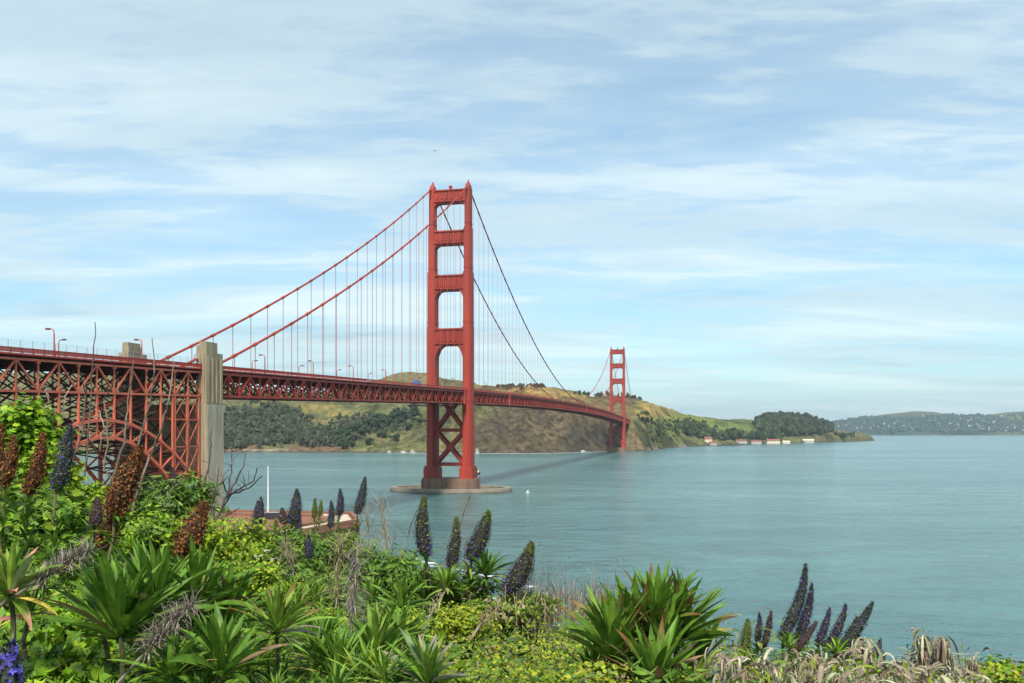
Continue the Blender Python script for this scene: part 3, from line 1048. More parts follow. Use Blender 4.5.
H_SH = ([-700, -200, 100, 225, 330, 440, 480, 530, 565, 606, 634, 646, 656, 668, 700, 760, 800, 850, 868, 874],
        [2400, 1950, 1880, 1850, 1840, 1800, 1770, 1755, 1815, 1935, 1940, 1985, 2130, 2330, 2650, 3080, 3350, 3900, 4130, 4250])
# ------------------------------------------------------------------ surf at the foot of the bluff
def surf():
    m, nt, bs, N, L = new_mat('surf_foam')
    tc = N('ShaderNodeTexCoord'); n = N('ShaderNodeTexNoise'); n.inputs['Scale'].default_value = .16; n.inputs['Detail'].default_value = 9; n.inputs['Roughness'].default_value = .7
    mp = N('ShaderNodeMapping'); mp.inputs['Scale'].default_value = (.8, 1.1, 1)
    L(tc.outputs['Object'], mp.inputs[0]); L(mp.outputs[0], n.inputs['Vector'])
    a = N('ShaderNodeVertexColor'); a.layer_name = 'Col'
    sb = N('ShaderNodeMath'); sb.operation = 'ADD'; L(n.outputs['Fac'], sb.inputs[0]); L(a.outputs[0], sb.inputs[1])
    r = N('ShaderNodeValToRGB'); r.color_ramp.elements[0].position = .90; r.color_ramp.elements[1].position = 1.08
    L(sb.outputs[0], r.inputs[0])
    bs.inputs['Base Color'].default_value = (.72, .74, .72, 1); bs.inputs['Roughness'].default_value = .9
    tr = N('ShaderNodeBsdfTransparent'); ms = N('ShaderNodeMixShader')
    L(r.outputs[0], ms.inputs[0]); L(tr.outputs[0], ms.inputs[1]); L(bs.outputs[0], ms.inputs[2])
    L(ms.outputs[0], nt.nodes['Material Output'].inputs[0])
    mb = MB()
    pxs = np.linspace(380, 640, 90)
    lines = [(0, .05), (9, .45), (22, .50), (34, .30), (40, .10), (52, .34), (58, .44), (64, .12), (72, .05)]
    base = np.interp(pxs, SHX, SHY) - 8
    rows = []; cols = []
    for dy, c in lines:
        Y = base + dy + 5 * np.sin(pxs * .03 + dy) * (dy > 0)
        rows.append(np.c_[(pxs - 512) / F * Y, Y, np.full(len(pxs), .02 + dy * .0005)])
        cols.append(np.full(len(pxs), c) * np.clip(np.minimum((pxs - 380) / 40, (640 - pxs) / 130), 0, 1))
    V = np.concatenate(rows); k = len(pxs)
    i = np.arange(len(lines) - 1)[:, None] * k; j = np.arange(k - 1)[None]
    f = np.stack([i + j, i + j + 1, i + k + j + 1, i + k + j], -1).reshape(-1, 4)
    mb.add(V, f, np.repeat(np.concatenate(cols)[:, None], 3, 1))
    pxs = np.linspace(380, 640, 131); rows = []; cols = []
    for dy, c in ((-2, .0), (-8, .55), (-16, .52), (-30, .1)):
        Y = np.interp(pxs, *H_SH) + dy; rows.append(np.c_[(pxs - 512) / F * Y, Y, np.full(len(pxs), .03)]); cols.append(np.full(len(pxs), c) * np.clip(np.minimum(pxs - 380, 640 - pxs) / 20, 0, 1))
    k = len(pxs); i = np.arange(3)[:, None] * k; j = np.arange(k - 1)[None]
    mb.add(np.concatenate(rows), np.stack([i + j, i + j + 1, i + k + j + 1, i + k + j], -1).reshape(-1, 4), np.repeat(np.concatenate(cols)[:, None], 3, 1))
    tag(mb.build('surf_foam', m), 'white surf breaking along the shore below the plants', 'surf', kind='stuff')


surf()

# ------------------------------------------------------------------ the far shores
H_RD = ([-700, 225, 400, 440, 480, 550, 600, 650, 700, 760, 868, 874],
        [3600, 2700, 2900, 2800, 2500, 2450, 2500, 2750, 3400, 3700, 4330, 4400])
H_RY = ([-700, 0, 100, 150, 225, 265, 320, 345, 378, 394, 412, 430, 444, 460, 474, 480, 500, 524, 546, 555, 567, 580, 597, 615, 630, 643, 657, 666, 675, 684, 696, 714, 730, 747, 758, 770, 785, 800, 812, 823, 835, 848, 866, 872, 876],
        [378, 372, 372, 378, 384, 389.5, 391.5, 388, 379, 373, 370.5, 371.5, 377.5, 380, 381.5, 386, 388, 387.5, 388, 387.6, 391, 393, 395.5, 396, 397.7, 400, 403.6, 406, 410, 413.7, 416, 418.7, 419.8, 419.7, 421.5, 419.2, 418.4, 419.4, 422, 425.5, 430, 431.5, 433.8, 437, 442])


def smooth(x): x = np.clip(x, 0, 1); return x * x * (3 - 2 * x)


class Shore:
    def __init__(s, pxs, ts, sh, rd, ry, cliff, gully, seed):
        s.px = pxs
        P, T = np.meshgrid(pxs, ts, indexing='ij')
        Y0 = np.interp(P, *sh); Y1 = np.interp(P, *rd); yr = np.interp(P, *ry)
        Y = Y0 + T * (Y1 - Y0)
        X = (P - 512) * Y / F
        y0 = HZ + EYE * F / Y0
        c, cw = cliff(P)
        tt = np.clip(T, 0, 1)
        q = c * smooth(tt / cw) ** .8 + (1 - c) * (tt ** .85)
        py = y0 + (yr - y0) * q
        Z = EYE + (HZ - py) * Y / F
        bk = np.clip((T - 1) / .5, 0, 1)
        Z = Z * (1 - bk ** 1.5 * .9)
        g = fbm(X / gully + seed, Y / gully * .7 + seed, 6, .52, True) - .62
        g2 = fbm(X / (gully * .28) + seed, Y / (gully * .28), 4) - .5
        g3 = fbm(X / (gully * .09) + seed, Y / (gully * .09), 4, .6) - .5
        g4 = fbm(P / 34 + 1.2 * g2 + T * .6, T * 1.3 + seed, 4, .5, True) - .62      # spurs and ravines running down to the shore
        amp = np.clip(Z, 0, 90) * smooth(tt / .05) * (1 - .75 * smooth((tt - .7) / .3))
        Z = Z + amp * (.60 * g + .34 * g2 + .12 * g3 + .50 * g4)
        Z = np.where(T <= 0.001, -3, np.maximum(Z, -3))
        s.X, s.Y, s.Z, s.T, s.P = X, Y, Z, T, P
        s.py = HZ - (Z - EYE) * F / Y
        s.seed = seed

    def build(s, name, colfn):
        a, b = s.X.shape
        i = np.arange(a - 1)[:, None] * b; j = np.arange(b - 1)[None]
        f = np.stack([i + j, i + b + j, i + b + j + 1, i + j + 1], -1).reshape(-1, 4)
        mb = MB(); mb.add(np.stack([s.X, s.Y, s.Z], -1).reshape(-1, 3), f, colfn(s).reshape(-1, 3))
        return tag(mb.build(name, M['hill'], smooth=True), kind='structure')

    def find(s, px, py):
        """ground point seen at that place of the photograph"""
        i = int(np.clip(np.searchsorted(s.px, px), 0, len(s.px) - 1))
        col = s.py[i]
        k = np.argmax(col <= py)
        if col[k] > py: k = int(np.argmin(col))
        return np.array([s.X[i, k], s.Y[i, k], s.Z[i, k]])


def blob(P, py, cx, cy, rx, ry, soft=.5):
    d = np.sqrt(((P - cx) / rx) ** 2 + ((py - cy) / ry) ** 2)
    return smooth((1 + soft - d) / (2 * soft))


def head_cliff(P):
    c = np.interp(P, [-700, 330, 440, 475, 500, 600, 650, 665, 700, 800, 840, 876], [.12, .14, .22, .5, .66, .66, .45, .16, .06, .06, .4, .6])
    w = np.interp(P, [-700, 440, 480, 600, 660, 876], [.08, .12, .30, .30, .2, .15])
    return c, w


head = Shore(np.arange(-420, 877, 1.0), np.concatenate([[0], np.geomspace(.006, 1, 95), [1.06, 1.15, 1.3, 1.5]]), H_SH, H_RD, H_RY, head_cliff, 420, 3.7)


def head_col(s):
    P, py, X, Y, Z = s.P, s.py, s.X, s.Y, s.Z
    n1 = fbm(X / 260, Y / 260, 6, .55); n2 = fbm(X / 90 + 40, Y / 90, 5, .6); n3 = fbm(X / 35 + 9, Y / 35, 4, .6)
    C = lambda *a: np.array(a)
    out = np.ones(X.shape + (3,)) * C(.20, .20, .075)

    def put(m, c):
        nonlocal out
        m = np.clip(m, 0, 1)[..., None]; out = out * (1 - m) + np.array(c) * m
    gold = (.46, .33, .095); scrub = (.050, .070, .026); brown = (.130, .100, .056); soil = (.23, .145, .085); green = (.25, .29, .055)
    put(smooth((n1 - .46) / .12) * .55, (.24, .215, .085))
    put(blob(P, py, 320, 413, 26, 10, .4) * smooth((n2 - .35) / .2), gold)
    put(blob(P, py, 405, 382, 45, 12, .6) * .75, (.25, .22, .095))
    put(blob(P, py, 545, 393, 60, 9, .5) * .9, (.42, .30, .095))
    put(blob(P, py, 655, 410, 22, 11, .5) * .95, gold)
    put(blob(P, py, 690, 424, 35, 10, .5), green)
    put(blob(P, py, 738, 426, 26, 8, .5), (.20, .25, .07))
    put(blob(P, py, 400, 432, 45, 12, .5) * smooth((n2 - .42) / .15) * .7, (.22, .175, .085))
    put(blob(P, py, 845, 436, 40, 6, .5) * .8, (.22, .19, .075))
    for a in ((262, 426, 50, 20), (235, 438, 22, 11), (326, 438, 32, 9), (372, 425, 42, 8)):
        put(blob(P, py, *a, .3) * .85, (.062, .078, .036))
    put(blob(P, py, 793, 427, 38, 10, .25), (.04, .055, .025))
    # the brown cliff by the far tower
    cl = blob(P, py, 545, 435, 85, 32, .25) * smooth((py - 399 - 8 * (n1 - .5)) / 10)
    put(cl, brown); put(cl * smooth((n2 - .5) / .1) * .8, (.19, .14, .08)); put(cl * smooth((n3 - .55) / .12) * .65, (.075, .062, .045))
    put(blob(P, py, 595, 440, 32, 18, .4) * smooth((n2 - .38) / .15) * .85, (.070, .066, .048))
    put(blob(P, py, 640, 442, 12, 14, .5) * .8, (.26, .175, .10))
    # scrub and soil
    put(smooth((n2 - .52) / .07) * smooth((n1 - .40) / .1) * (1 - cl) * np.where(P > 470, .75, .6), scrub)
    put(smooth((py - (HZ + EYE * F / Y) + 0) / -1) * 0, soil)
    low = smooth((22 - Z) / 14)
    put(low * blob(P, py, 238, 448, 26, 9, .3) + low * blob(P, py, 318, 448, 30, 9, .4), soil)
    put(smooth((9 - Z) / 5) * blob(P, py, 268, 450, 26, 6, .3), (.42, .36, .24))
    put(smooth((14 - Z) / 8) * smooth((20 + P * 0 - abs(P - 400)) / 20) * 0, soil)
    put(smooth((5 - Z) / 3) * .8, (.12, .10, .08))
    return out


head.build('headland_hills', head_col)

FH_SH = ([790, 1700], [11000, 11000]); FH_RD = ([790, 1700], [12600, 12600])
FH_RY = ([790, 825, 850, 870, 895, 915, 935, 950, 965, 985, 1005, 1024, 1060, 1120, 1250, 1400, 1700],
         [430, 424, 420, 416.5, 413, 411, 412.5, 415, 414.5, 414.5, 412.5, 411.5, 409, 412, 405, 412, 425])
far = Shore(np.arange(795, 1400, 1.5), np.concatenate([[0], np.linspace(.02, 1, 44), [1.1, 1.3, 1.5]]), FH_SH, FH_RD, FH_RY, lambda P: (P * 0 + .10, P * 0 + .06), 900, 8.8)


def far_col(s):
    n1 = fbm(s.X / 700, s.Y / 700, 5, .55)[..., None]; n2 = fbm(s.X / 220, s.Y / 220, 4, .6)[..., None]
    out = np.ones(s.X.shape + (3,)) * np.array((.050, .100, .055))
    m = smooth((n1 - .5) / .12); out = out * (1 - m) + np.array((.13, .15, .055)) * m
    m = (blob(s.P, s.py, 1000, 417, 40, 4, .5))[..., None] * .8; out = out * (1 - m) + np.array((.20, .22, .07)) * m
    m = smooth((n2 - .55) / .1) * .6; out = out * (1 - m) + np.array((.15, .12, .09)) * m
    return out


far.build('distant_hills', far_col)


def pick(cols, n, var=.25):
    g = np.array(cols, float)
    return g[rng.integers(0, len(g), n)] * (1 + var * (rng.random((n, 1)) * 2 - 1))


# --- woods
def ico():
    t = (1 + 5 ** .5) / 2
    v = [(-1, t, 0), (1, t, 0), (-1, -t, 0), (1, -t, 0), (0, -1, t), (0, 1, t), (0, -1, -t), (0, 1, -t), (t, 0, -1), (t, 0, 1), (-t, 0, -1), (-t, 0, 1)]
    v = [np.array(q) / np.linalg.norm(q) for q in v]
    f = [(0, 11, 5), (0, 5, 1), (0, 1, 7), (0, 7, 10), (0, 10, 11), (1, 5, 9), (5, 11, 4), (11, 10, 2), (10, 7, 6), (7, 1, 8), (3, 9, 4), (3, 4, 2), (3, 2, 6), (3, 6, 8), (3, 8, 9), (4, 9, 5), (2, 4, 11), (6, 2, 10), (8, 6, 7), (9, 8, 1)]
    cache = {}; out = []
    def mid(a, b):
        k = (min(a, b), max(a, b))
        if k not in cache:
            m = v[a] + v[b]; v.append(m / np.linalg.norm(m)); cache[k] = len(v) - 1
        return cache[k]
    for a, b, c in f:
        x, y, z = mid(a, b), mid(b, c), mid(c, a)
        out += [(a, x, z), (b, y, x), (c, z, y), (x, y, z)]
    return np.array(v), np.array(out)


ICO_V, ICO_F = ico()


def blobs(mb, C, rad, hgt, col, jag=.35):
    n = len(C)
    k = len(ICO_V)
    j = 1 + jag * (rng.random((n, k, 1)) - .5) * 2
    v = ICO_V[None] * j * np.stack([rad, rad, hgt], -1)[:, None] + C[:, None]
    f = (np.arange(n) * k)[:, None, None] + ICO_F[None]
    mb.add(v.reshape(-1, 3), f.reshape(-1, 3), np.repeat(col, k, 0))


def wood(shore, regions, name, label, greens, size):
    C = []; 
    for cx, cy, rx, ry, n in regions:
        for _ in range(n):
            a = random.random() * 2 * math.pi; r = math.sqrt(random.random())
            px, py = cx + rx * r * math.cos(a), cy + ry * r * math.sin(a)
            C.append(shore.find(px, py))
    C = np.array(C); n = len(C)
    C[:, 0] += rng.normal(0, 5, n); C[:, 1] += rng.normal(0, 12, n)
    rad = size * (.5 + rng.random(n) * .8); h = rad * (.9 + rng.random(n) * .7)
    C[:, 2] = np.maximum(C[:, 2], 2) + h * .6
    g = np.array(greens); col = g[rng.integers(0, len(g), n)] * (.7 + .6 * rng.random((n, 1)))
    mb = MB()
    for q in range(3):      # each crown is a few uneven clumps
        off = rng.normal(0, 1, (n, 3)) * np.stack([rad, rad, h * .6], -1) * .5
        blobs(mb, C + off, rad * .62, h * .7, col * (.8 + .4 * rng.random((n, 1))), .45)
    return tag(mb.build(name, M['foliage_far']), label, 'woods', kind='stuff')


DK = [(.028, .042, .022), (.035, .055, .025), (.05, .065, .03), (.04, .06, .032)]
GY = [(.06, .075, .04), (.075, .085, .05), (.05, .06, .035), (.085, .08, .05)]
wood(head, [(262, 426, 50, 20, 800), (235, 438, 22, 11, 260), (326, 438, 32, 9, 360), (372, 425, 42, 8, 200), (405, 415, 14, 5, 40)], 'hillside_woods', 'grey green woods on the far hillside seen below the bridge deck', GY + GY + DK + [(.10, .10, .06), (.08, .10, .045)], 4.6)
wood(head, [(792, 427, 36, 8.5, 1100), (774, 424, 16, 6, 320), (788, 420.5, 20, 2.5, 260), (818, 429, 13, 4.5, 220)], 'knoll_woods', 'dense dark wood covering the rounded knoll at the end of the peninsula', DK + GY[:2], 10)
wood(head, [(730, 438, 26, 3, 60), (700, 436, 10, 3, 30), (765, 438, 16, 2.5, 40), (846, 437, 8, 2, 12), (690, 430, 14, 6, 40)], 'shoreline_trees', 'scattered trees behind the red roofed houses at the water', DK + [(.07, .09, .03)], 9)
wood(head, [(505, 386, 10, 1, 26), (528, 389, 24, 1, 20), (580, 394, 10, 1.5, 14), (618, 397, 26, 1.5, 24)], 'ridge_trees', 'thin line of trees along the ridge behind the main span', DK, 4.5)
wood(head, [(660, 432, 16, 12, 90), (680, 427, 16, 8, 60), (642, 422, 8, 12, 20), (705, 432, 16, 6, 70)], 'slope_scrub', 'dark scrub dotted over the slope beside the far tower', DK + [(.07, .09, .03)], 3.2)
wood(far, [(870, 426, 50, 9, 1100), (960, 425, 60, 10, 1400), (1060, 424, 80, 12, 700)], 'distant_woods', 'blue green trees covering the distant hill among houses', [(.03, .065, .04), (.045, .085, .05), (.03, .06, .045), (.06, .11, .075), (.09, .14, .085)], 13)


# --- scrub on the lower bluff between the crest and the shore
n = 3600
uu = rng.uniform(-.72, .75, n); YY = np.exp(rng.uniform(np.log(15.5), np.log(200), n))
zz = bluff_z(uu, YY); k_ = (zz > 3.5) & (YY < np.interp(512 + F * uu, SHX, SHY) - 22) & ~((uu < -.12) & (YY > 190))
uu, YY, zz = uu[k_], YY[k_], zz[k_]; n = len(uu)
rad = rng.uniform(.35, .8, n) * np.clip(YY / 40, .6, 2.2)
mb = MB()
blobs(mb, np.stack([uu * YY, YY, zz - .45 + rad * .1], -1), rad, rad * .55, pick([(.06, .09, .03), (.09, .12, .035), (.11, .11, .05), (.05, .075, .03)], n, .3), .5)
tag(mb.build('bluff_scrub', M['foliage_far']), 'low green scrub on the slope below the crest', 'scrub', kind='stuff')

# --- single trees on the near part of the far slope
def make_headland_tree(seed):
    rs = np.random.default_rng(seed)
    root = empty('headland_tree')
    MB().tube([(0, 0, -2), (0, 0, 4), (.5, 0, 9)], [.8, .6, .3], 6, (.06, .045, .03)).build('trunk', M['dry'], root)
    mb = MB(); n = 16
    C = rs.normal(0, 1, (n, 3)) * (3.2, 3.2, 2.6) + (0, 0, 9)
    blobs(mb, C, 2.2 + rs.random(n) * 1.6, 2.0 + rs.random(n) * 1.8, np.array(DK)[rs.integers(0, 4, n)] * 1.0, .5)
    mb.build('crown', M['foliage_far'], root)
    return root


protos = [make_headland_tree(s) for s in (1, 2, 3)]
spots = []
for i in range(30):
    f_ = i / 29; spots.append((332 + 82 * f_ + random.uniform(-3, 3), 440 - 24 * f_ + random.uniform(-4, 5), random.uniform(.8, 1.5), 'dark green tree in the row climbing the slope left of the near tower'))
for px, py in ((352, 447), (368, 446), (383, 438), (396, 441), (408, 431), (344, 449), (420, 425)):
    spots.append((px, py, random.uniform(.7, 1.1), 'lone dark shrubby tree on the tan slope left of the near tower'))
for px, py in ((646, 424), (668, 428), (658, 437), (676, 433), (700, 430), (690, 420), (705, 425)):
    spots.append((px, py, random.uniform(.55, .9), 'lone round tree on the green slope right of the far tower'))
used = set()
for i, (px, py, sc, lab) in enumerate(spots):
    k = i % 3
    o = protos[k] if k not in used else copy_tree(protos[k]); used.add(k)
    g = head.find(px, py); o.location = tuple(g); o.scale = (sc, sc, sc); o.rotation_euler = (0, 0, random.random() * 6)
    tag(o, lab, 'tree', 'dark trees on the far headland')


# --- houses
def house(name, px, py, Y, w, d, h, roof_h, wall, roof, label, cat, rz=0, group=None, dormer=True):
    p = at(px, py, Y)
    root = empty(name, (p[0], p[1], max(p[2], 1.0)), rz); tag(root, label, cat, group)
    mb = MB(); mb.box((-w / 2, -d / 2, -4), (w / 2, d / 2, h)); mb.build('wall', M[wall], root, color=False)
    rm = MB(); e = .6
    rm.loft([[(x, -d / 2 - e, h), (x, d / 2 + e, h), (x, 0, h + roof_h)] for x in (-w / 2 - e, w / 2 + e)])
    r_ = rm.build('roof', M[roof], root, color=False)
    wm = MB()
    n = max(2, int(w / 6))
    for i in range(n):
        x = -w / 2 + (i + .5) * w / n
        for z in ([1.6] if h < 6 else [1.6, 4.8]):
            wm.box((x - .7, -d / 2 - .08, z), (x + .7, -d / 2 - .01, z + 1.7))
    wm.build('window', M['glass'], root, color=False)
    return root


for a in [
    ('waterfront_house', 708, 441.5, 2760, 26, 12, 8, 6, 'cream', 'red_roof', 'tall cream house with red roof, leftmost above the dark jetty'),
    ('waterfront_house', 713, 444.5, 2690, 24, 10, 5, 4, 'house_wall', 'red_roof', 'white house right at the water in front of the tall cream house'),
    ('barracks_building', 741, 442.5, 2960, 42, 12, 5, 4.5, 'house_wall', 'red_roof', 'white barracks with red roof, leftmost of the three long ones'),
    ('barracks_building', 756, 443, 3020, 40, 12, 6, 3.5, 'house_wall', 'red_roof', 'white barracks between the other two long red roofed ones'),
    ('barracks_building', 773, 442.6, 3090, 52, 14, 7, 5.5, 'cream', 'red_roof', 'largest cream building with a broad red roof, below the wooded knoll'),
    ('storage_building', 786, 443, 3220, 30, 12, 5, 3, 'cream', 'cream', 'low cream building just right of the largest red roof'),
    ('storage_building', 806, 442, 3420, 66, 14, 7, 4, 'house_wall', 'cream', 'long white building farthest right on the waterfront'),
]:
    a = list(a); a[4] *= .9; a[6] *= .9; a[7] *= 1.3
    house(*a, 'house' if 'house' in a[0] else 'building')
jp = at(722, 446, 2660)
jt = empty('jetty', (jp[0], jp[1], 0)); tag(jt, 'long low dark jetty on the water below the white house', 'jetty')
MB().box((-50, -5, 2.0), (50, 5, 3.2)).build('deck', M['black'], jt, color=False)
for i in range(8):
    MB().tube([(-45 + i * 12.8, -4, -3), (-45 + i * 12.8, -4, 2)], .6, 6).build('pile', M['black'], jt, color=False)


def far_house_src(wall, roof):
    root = empty('hillside_house')
    MB().box((-8, -6, -6), (8, 6, 7)).build('wall', M[wall], root, color=False)
    MB().loft([[(x, -6.8, 7), (x, 6.8, 7), (x, 0, 11)] for x in (-8.8, 8.8)]).build('roof', M[roof], root, color=False)
    return root


kinds = [('house_wall', 'grey_steel', 'white house with grey roof among trees on the distant hill'), ('cream', 'red_roof', 'cream house with red roof among trees on the distant hill'), ('pale_stone', 'grey_steel', 'sand coloured house with grey roof on the distant hill')]
srcs = {}
for i in range(85):
    k = random.choice((0, 0, 1, 2, 2))
    px = random.uniform(835, 1060); ridge = float(np.interp(px, *FH_RY)); py = random.uniform(ridge + 4, 432)
    o = copy_tree(srcs[k]) if k in srcs else far_house_src(*kinds[k][:2]); srcs.setdefault(k, o)
    g = far.find(px, py); s_ = random.uniform(.7, 1.7)
    o.location = (g[0], g[1] - 14, g[2] + 12); o.scale = (s_, s_, s_); o.rotation_euler = (0, 0, random.uniform(-.7, .7))
    tag(o, kinds[k][2], 'house', 'houses scattered on the distant hill')


# --- rocks and boats
def rock(px, py, w, h, mat, label, group):
    Y = EYE * F / (py - HZ); p = at(px, py, Y)
    mb = MB(); v = ICO_V.copy()
    blobs(mb, np.array([[0, 0, 0.], [w * .4, 2, -h * .2], [-w * .4, -1, -h * .3]]), np.array([w * .5, w * .35, w * .3]), np.array([h, h * .7, h * .5]) * .62, np.ones((3, 3)) * .2, .3)
    o = mb.build('shore_rock', M[mat], color=False); o.location = (p[0], p[1], .3)
    tag(o, label, 'rock', group)


for px, w, h, mat, lab in ((648, 14, 12, 'rock', 'dark pointed rock in the water just right of the far tower'), (655, 18, 9, 'rock', 'low dark rock at the end of the point right of the far tower'),
                           (477, 7, 16, 'white_rock', 'tall whitened rock at the waterline beside the near tower leg'),
                           (389, 9, 8, 'white_rock', 'whitened rock at the waterline, leftmost of the pale rocks left of the near tower'), (403, 11, 7, 'white_rock', 'broad whitened rock in the middle of the pale rocks left of the near tower'), (412, 9, 9, 'white_rock', 'whitened rock nearest to the near tower, right end of the pale rocks'),
                           (583, 12, 8, 'white_rock', 'pale rock at the cliff foot left of the far tower'), (682, 26, 14, 'rock', 'brown rock standing off the shore halfway to the waterfront houses')):
    Y = float(np.interp(px, *H_SH)) - 8
    rock(px, HZ + EYE * F / Y, w, h, mat, lab, 'rocks along the far shore')

bp = at(470, 474, 890)
boat = empty('motor_boat', (bp[0], bp[1], 0), 0); tag(boat, 'cream cabin boat passing behind the foot of the near tower', 'boat')
hull = []
for x, w, zt in ((-10, 2.2, 1.6), (-5, 2.6, 1.6), (2, 2.6, 1.8), (7, 1.7, 2.3), (10.5, .1, 2.9)):
    hull.append([(x, -w, zt), (x, -w * .7, -.6), (x, w * .7, -.6), (x, w, zt)])
MB().loft(hull).build('hull', M['black'], boat, color=False)
MB().loft([[(-8.5, -2, z), (3.5 - k, -2, z), (3.5 - k, 2, z), (-8.5, 2, z)] for z, k in ((1.6, 0), (4.4, .8))]).build('cabin', M['cream'], boat, color=False)
MB().box((2.0, -1.5, 2.2), (9.2, 1.5, 4.2)).build('fore_cabin', M['cream'], boat, color=False)
MB().box((-8.7, -2.2, 4.41), (3.2, 2.2, 4.7)).build('roof', M['white'], boat, color=False)
MB().box((-7.5, -2.06, 2.9), (1.5, -2.01, 3.8)).build('window', M['glass'], boat, color=False)
sp = at(528, 493, EYE * F / (493 - HZ))
db = empty('sailing_dinghy', (sp[0], sp[1], 0), .6); db.scale = (.7, .7, .62); tag(db, 'tiny white sailing dinghy alone on open water right of the near tower', 'boat')
MB().loft([[(x, -w, .7), (x, -w * .6, -.2), (x, w * .6, -.2), (x, w, .7)] for x, w in ((-1.9, .6), (0, .8), (2.1, .05))]).build('hull', M['white'], db, color=False)
MB().tube([(0.5, 0, .5), (.5, 0, 4.4)], .05, 6).build('mast', M['grey_steel'], db, color=False)
sm = MB(); sm.loft([[(.4, .02, .9), (-1.7, .35, 1.0), (.4, .02, 4.3)], [(.4, .05, .9), (-1.7, .38, 1.0), (.4, .05, 4.3)]]); sm.build('sail', M['white'], db, color=False)
# a gull far up in the sky
gp = at(435, 151, 160)
gull = empty('gull', tuple(gp), .5); tag(gull, 'tiny dark bird high in the sky above the near tower', 'bird')
gm = MB(); gm.loft([[(math.cos(a) * r, y, math.sin(a) * r) for a in np.linspace(0, 2 * np.pi, 8, endpoint=False)] for y, r in ((-.3, .01), (-.2, .05), (0, .075), (.18, .05), (.26, .03), (.32, .005))])
for sx in (-1, 1):
    gm.loft([[(sx * x, y0, z), (sx * x, y1, z), (sx * x, (y0 + y1) / 2, z + .02)][::sx] for x, y0, y1, z in ((.03, -.09, .09, .02), (.3, -.05, .1, .12), (.62, -.1, -.04, .05))])
gm.build('body', M['grey_steel'], gull, color=False)

# ------------------------------------------------------------------ the plants on the bluff
def surf_Y(px, py):
    """distance at which the top of the plant cover is seen at that place of the photograph"""
    Dc = np.interp(px, BX, BD); zc = EYE - Dc * (np.interp(px, BX, BS) - HZ) / F
    k = (zc - ZN) / (Dc - D0)
    return np.clip(F * (EYE - ZN + k * D0) / np.maximum(py - HZ + F * k, 5), D0 * .8, Dc + .6)


def ground_z(X, Y):
    return float(bluff_z(np.array(X / Y), np.array(Y))) - .35


IVY = np.array([(0, -.45), (.22, -.42), (.48, -.22), (.26, -.05), (.52, .22), (.2, .2), (0, .58), (-.2, .2), (-.52, .22), (-.26, -.05), (-.48, -.22), (-.22, -.42)])
OVAL = np.array([(0, -.5), (.22, -.25), (.28, .05), (.16, .32), (0, .55), (-.16, .32), (-.28, .05), (-.22, -.25)])
NARROW = np.array([(0, -.5), (.10, -.2), (.11, .1), (0, .6), (-.11, .1), (-.10, -.2)])
STAR = np.array([(math.cos(a) * r, math.sin(a) * r) for a, r in [(i * math.pi / 5, .5 if i % 2 == 0 else .24) for i in range(10)]])
G_IVY = [(.135, .235, .009), (.075, .15, .009), (.21, .29, .014), (.10, .195, .010)]
G_YEL = [(.21, .25, .012), (.155, .205, .012), (.255, .255, .016), (.105, .16, .010)]
G_MID = [(.070, .135, .014), (.10, .175, .018), (.05, .105, .013), (.13, .19, .025)]
G_DRK = [(.055, .115, .012), (.085, .155, .018), (.065, .13, .014)]
G_BRT = [(.135, .255, .012), (.095, .20, .011), (.195, .285, .016)]
C_TAN = [(.29, .26, .165), (.22, .24, .13), (.17, .12, .095), (.24, .185, .14), (.36, .34, .24)]
C_DRY = [(.20, .14, .09), (.26, .20, .13), (.15, .10, .07), (.18, .11, .09)]


def leaves_at(mb, P, size, tmpl, col, tilt=.7, cup=.25, hang=False):
    n = len(P)
    if hang:
        mb.blades(P + (0, 0, .035), rng.random(n) * 6.283, rng.normal(.25, .5, n), size * 1.1, size * rng.uniform(.09, .2, n), rng.uniform(1.6, 2.6, n), col, pick(C_TAN, n, .3), .55, 6, rng.normal(0, .5, n), dexp=.5)
        return
    nor = np.stack([rng.normal(0, tilt, n), rng.normal(-.35, tilt, n), np.ones(n)], -1)
    up = rng.normal(0, 1, (n, 3)) * (1, 1, .3)
    mb.cards(P, nor, up, size, tmpl, col, cup)


def cover(n, x0, x1, y1, weight, tmpl, size, cols, thick, tilt=.7, mound=.16, hang=False):
    """leaves over the plant cover; weight(px, py) in 0..1 says where this kind grows"""
    px = rng.uniform(x0, x1, n); sil = np.interp(px, BX, BS)
    py = sil - 2 + (y1 - sil + 2) * rng.random(n) ** 1.0
    keep = rng.random(n) < weight(px, py - 0 * sil, sil)
    px, py = px[keep], py[keep]
    Y = surf_Y(px, py); X = (px - 512) / F * Y
    Z = bluff_z(X / Y, Y)
    m = mound * (fbm(X * 2.2 + 50, Y * 2.2 + 50, 4) - .5) * 2 * np.clip(Y / 4, .5, 2)
    Z = Z + m - .02 - thick * rng.random(len(X)) ** 1.5
    P = np.stack([X, Y, Z], -1)
    mb = MB()
    # darker and lighter plants grow in drifts
    d = fbm(X * 1.6 + 9, Y * 1.6, 3)[:, None]
    col = pick(cols, len(X), .3) * (.75 + .5 * d)
    leaves_at(mb, P, size * (.6 + .7 * rng.random(len(X))), tmpl, col, tilt, .25, hang)
    return mb


def bump_(px, py, cx, cy, rx, ry): return np.exp(-(((px - cx) / rx) ** 2 + ((py - cy) / ry) ** 2))


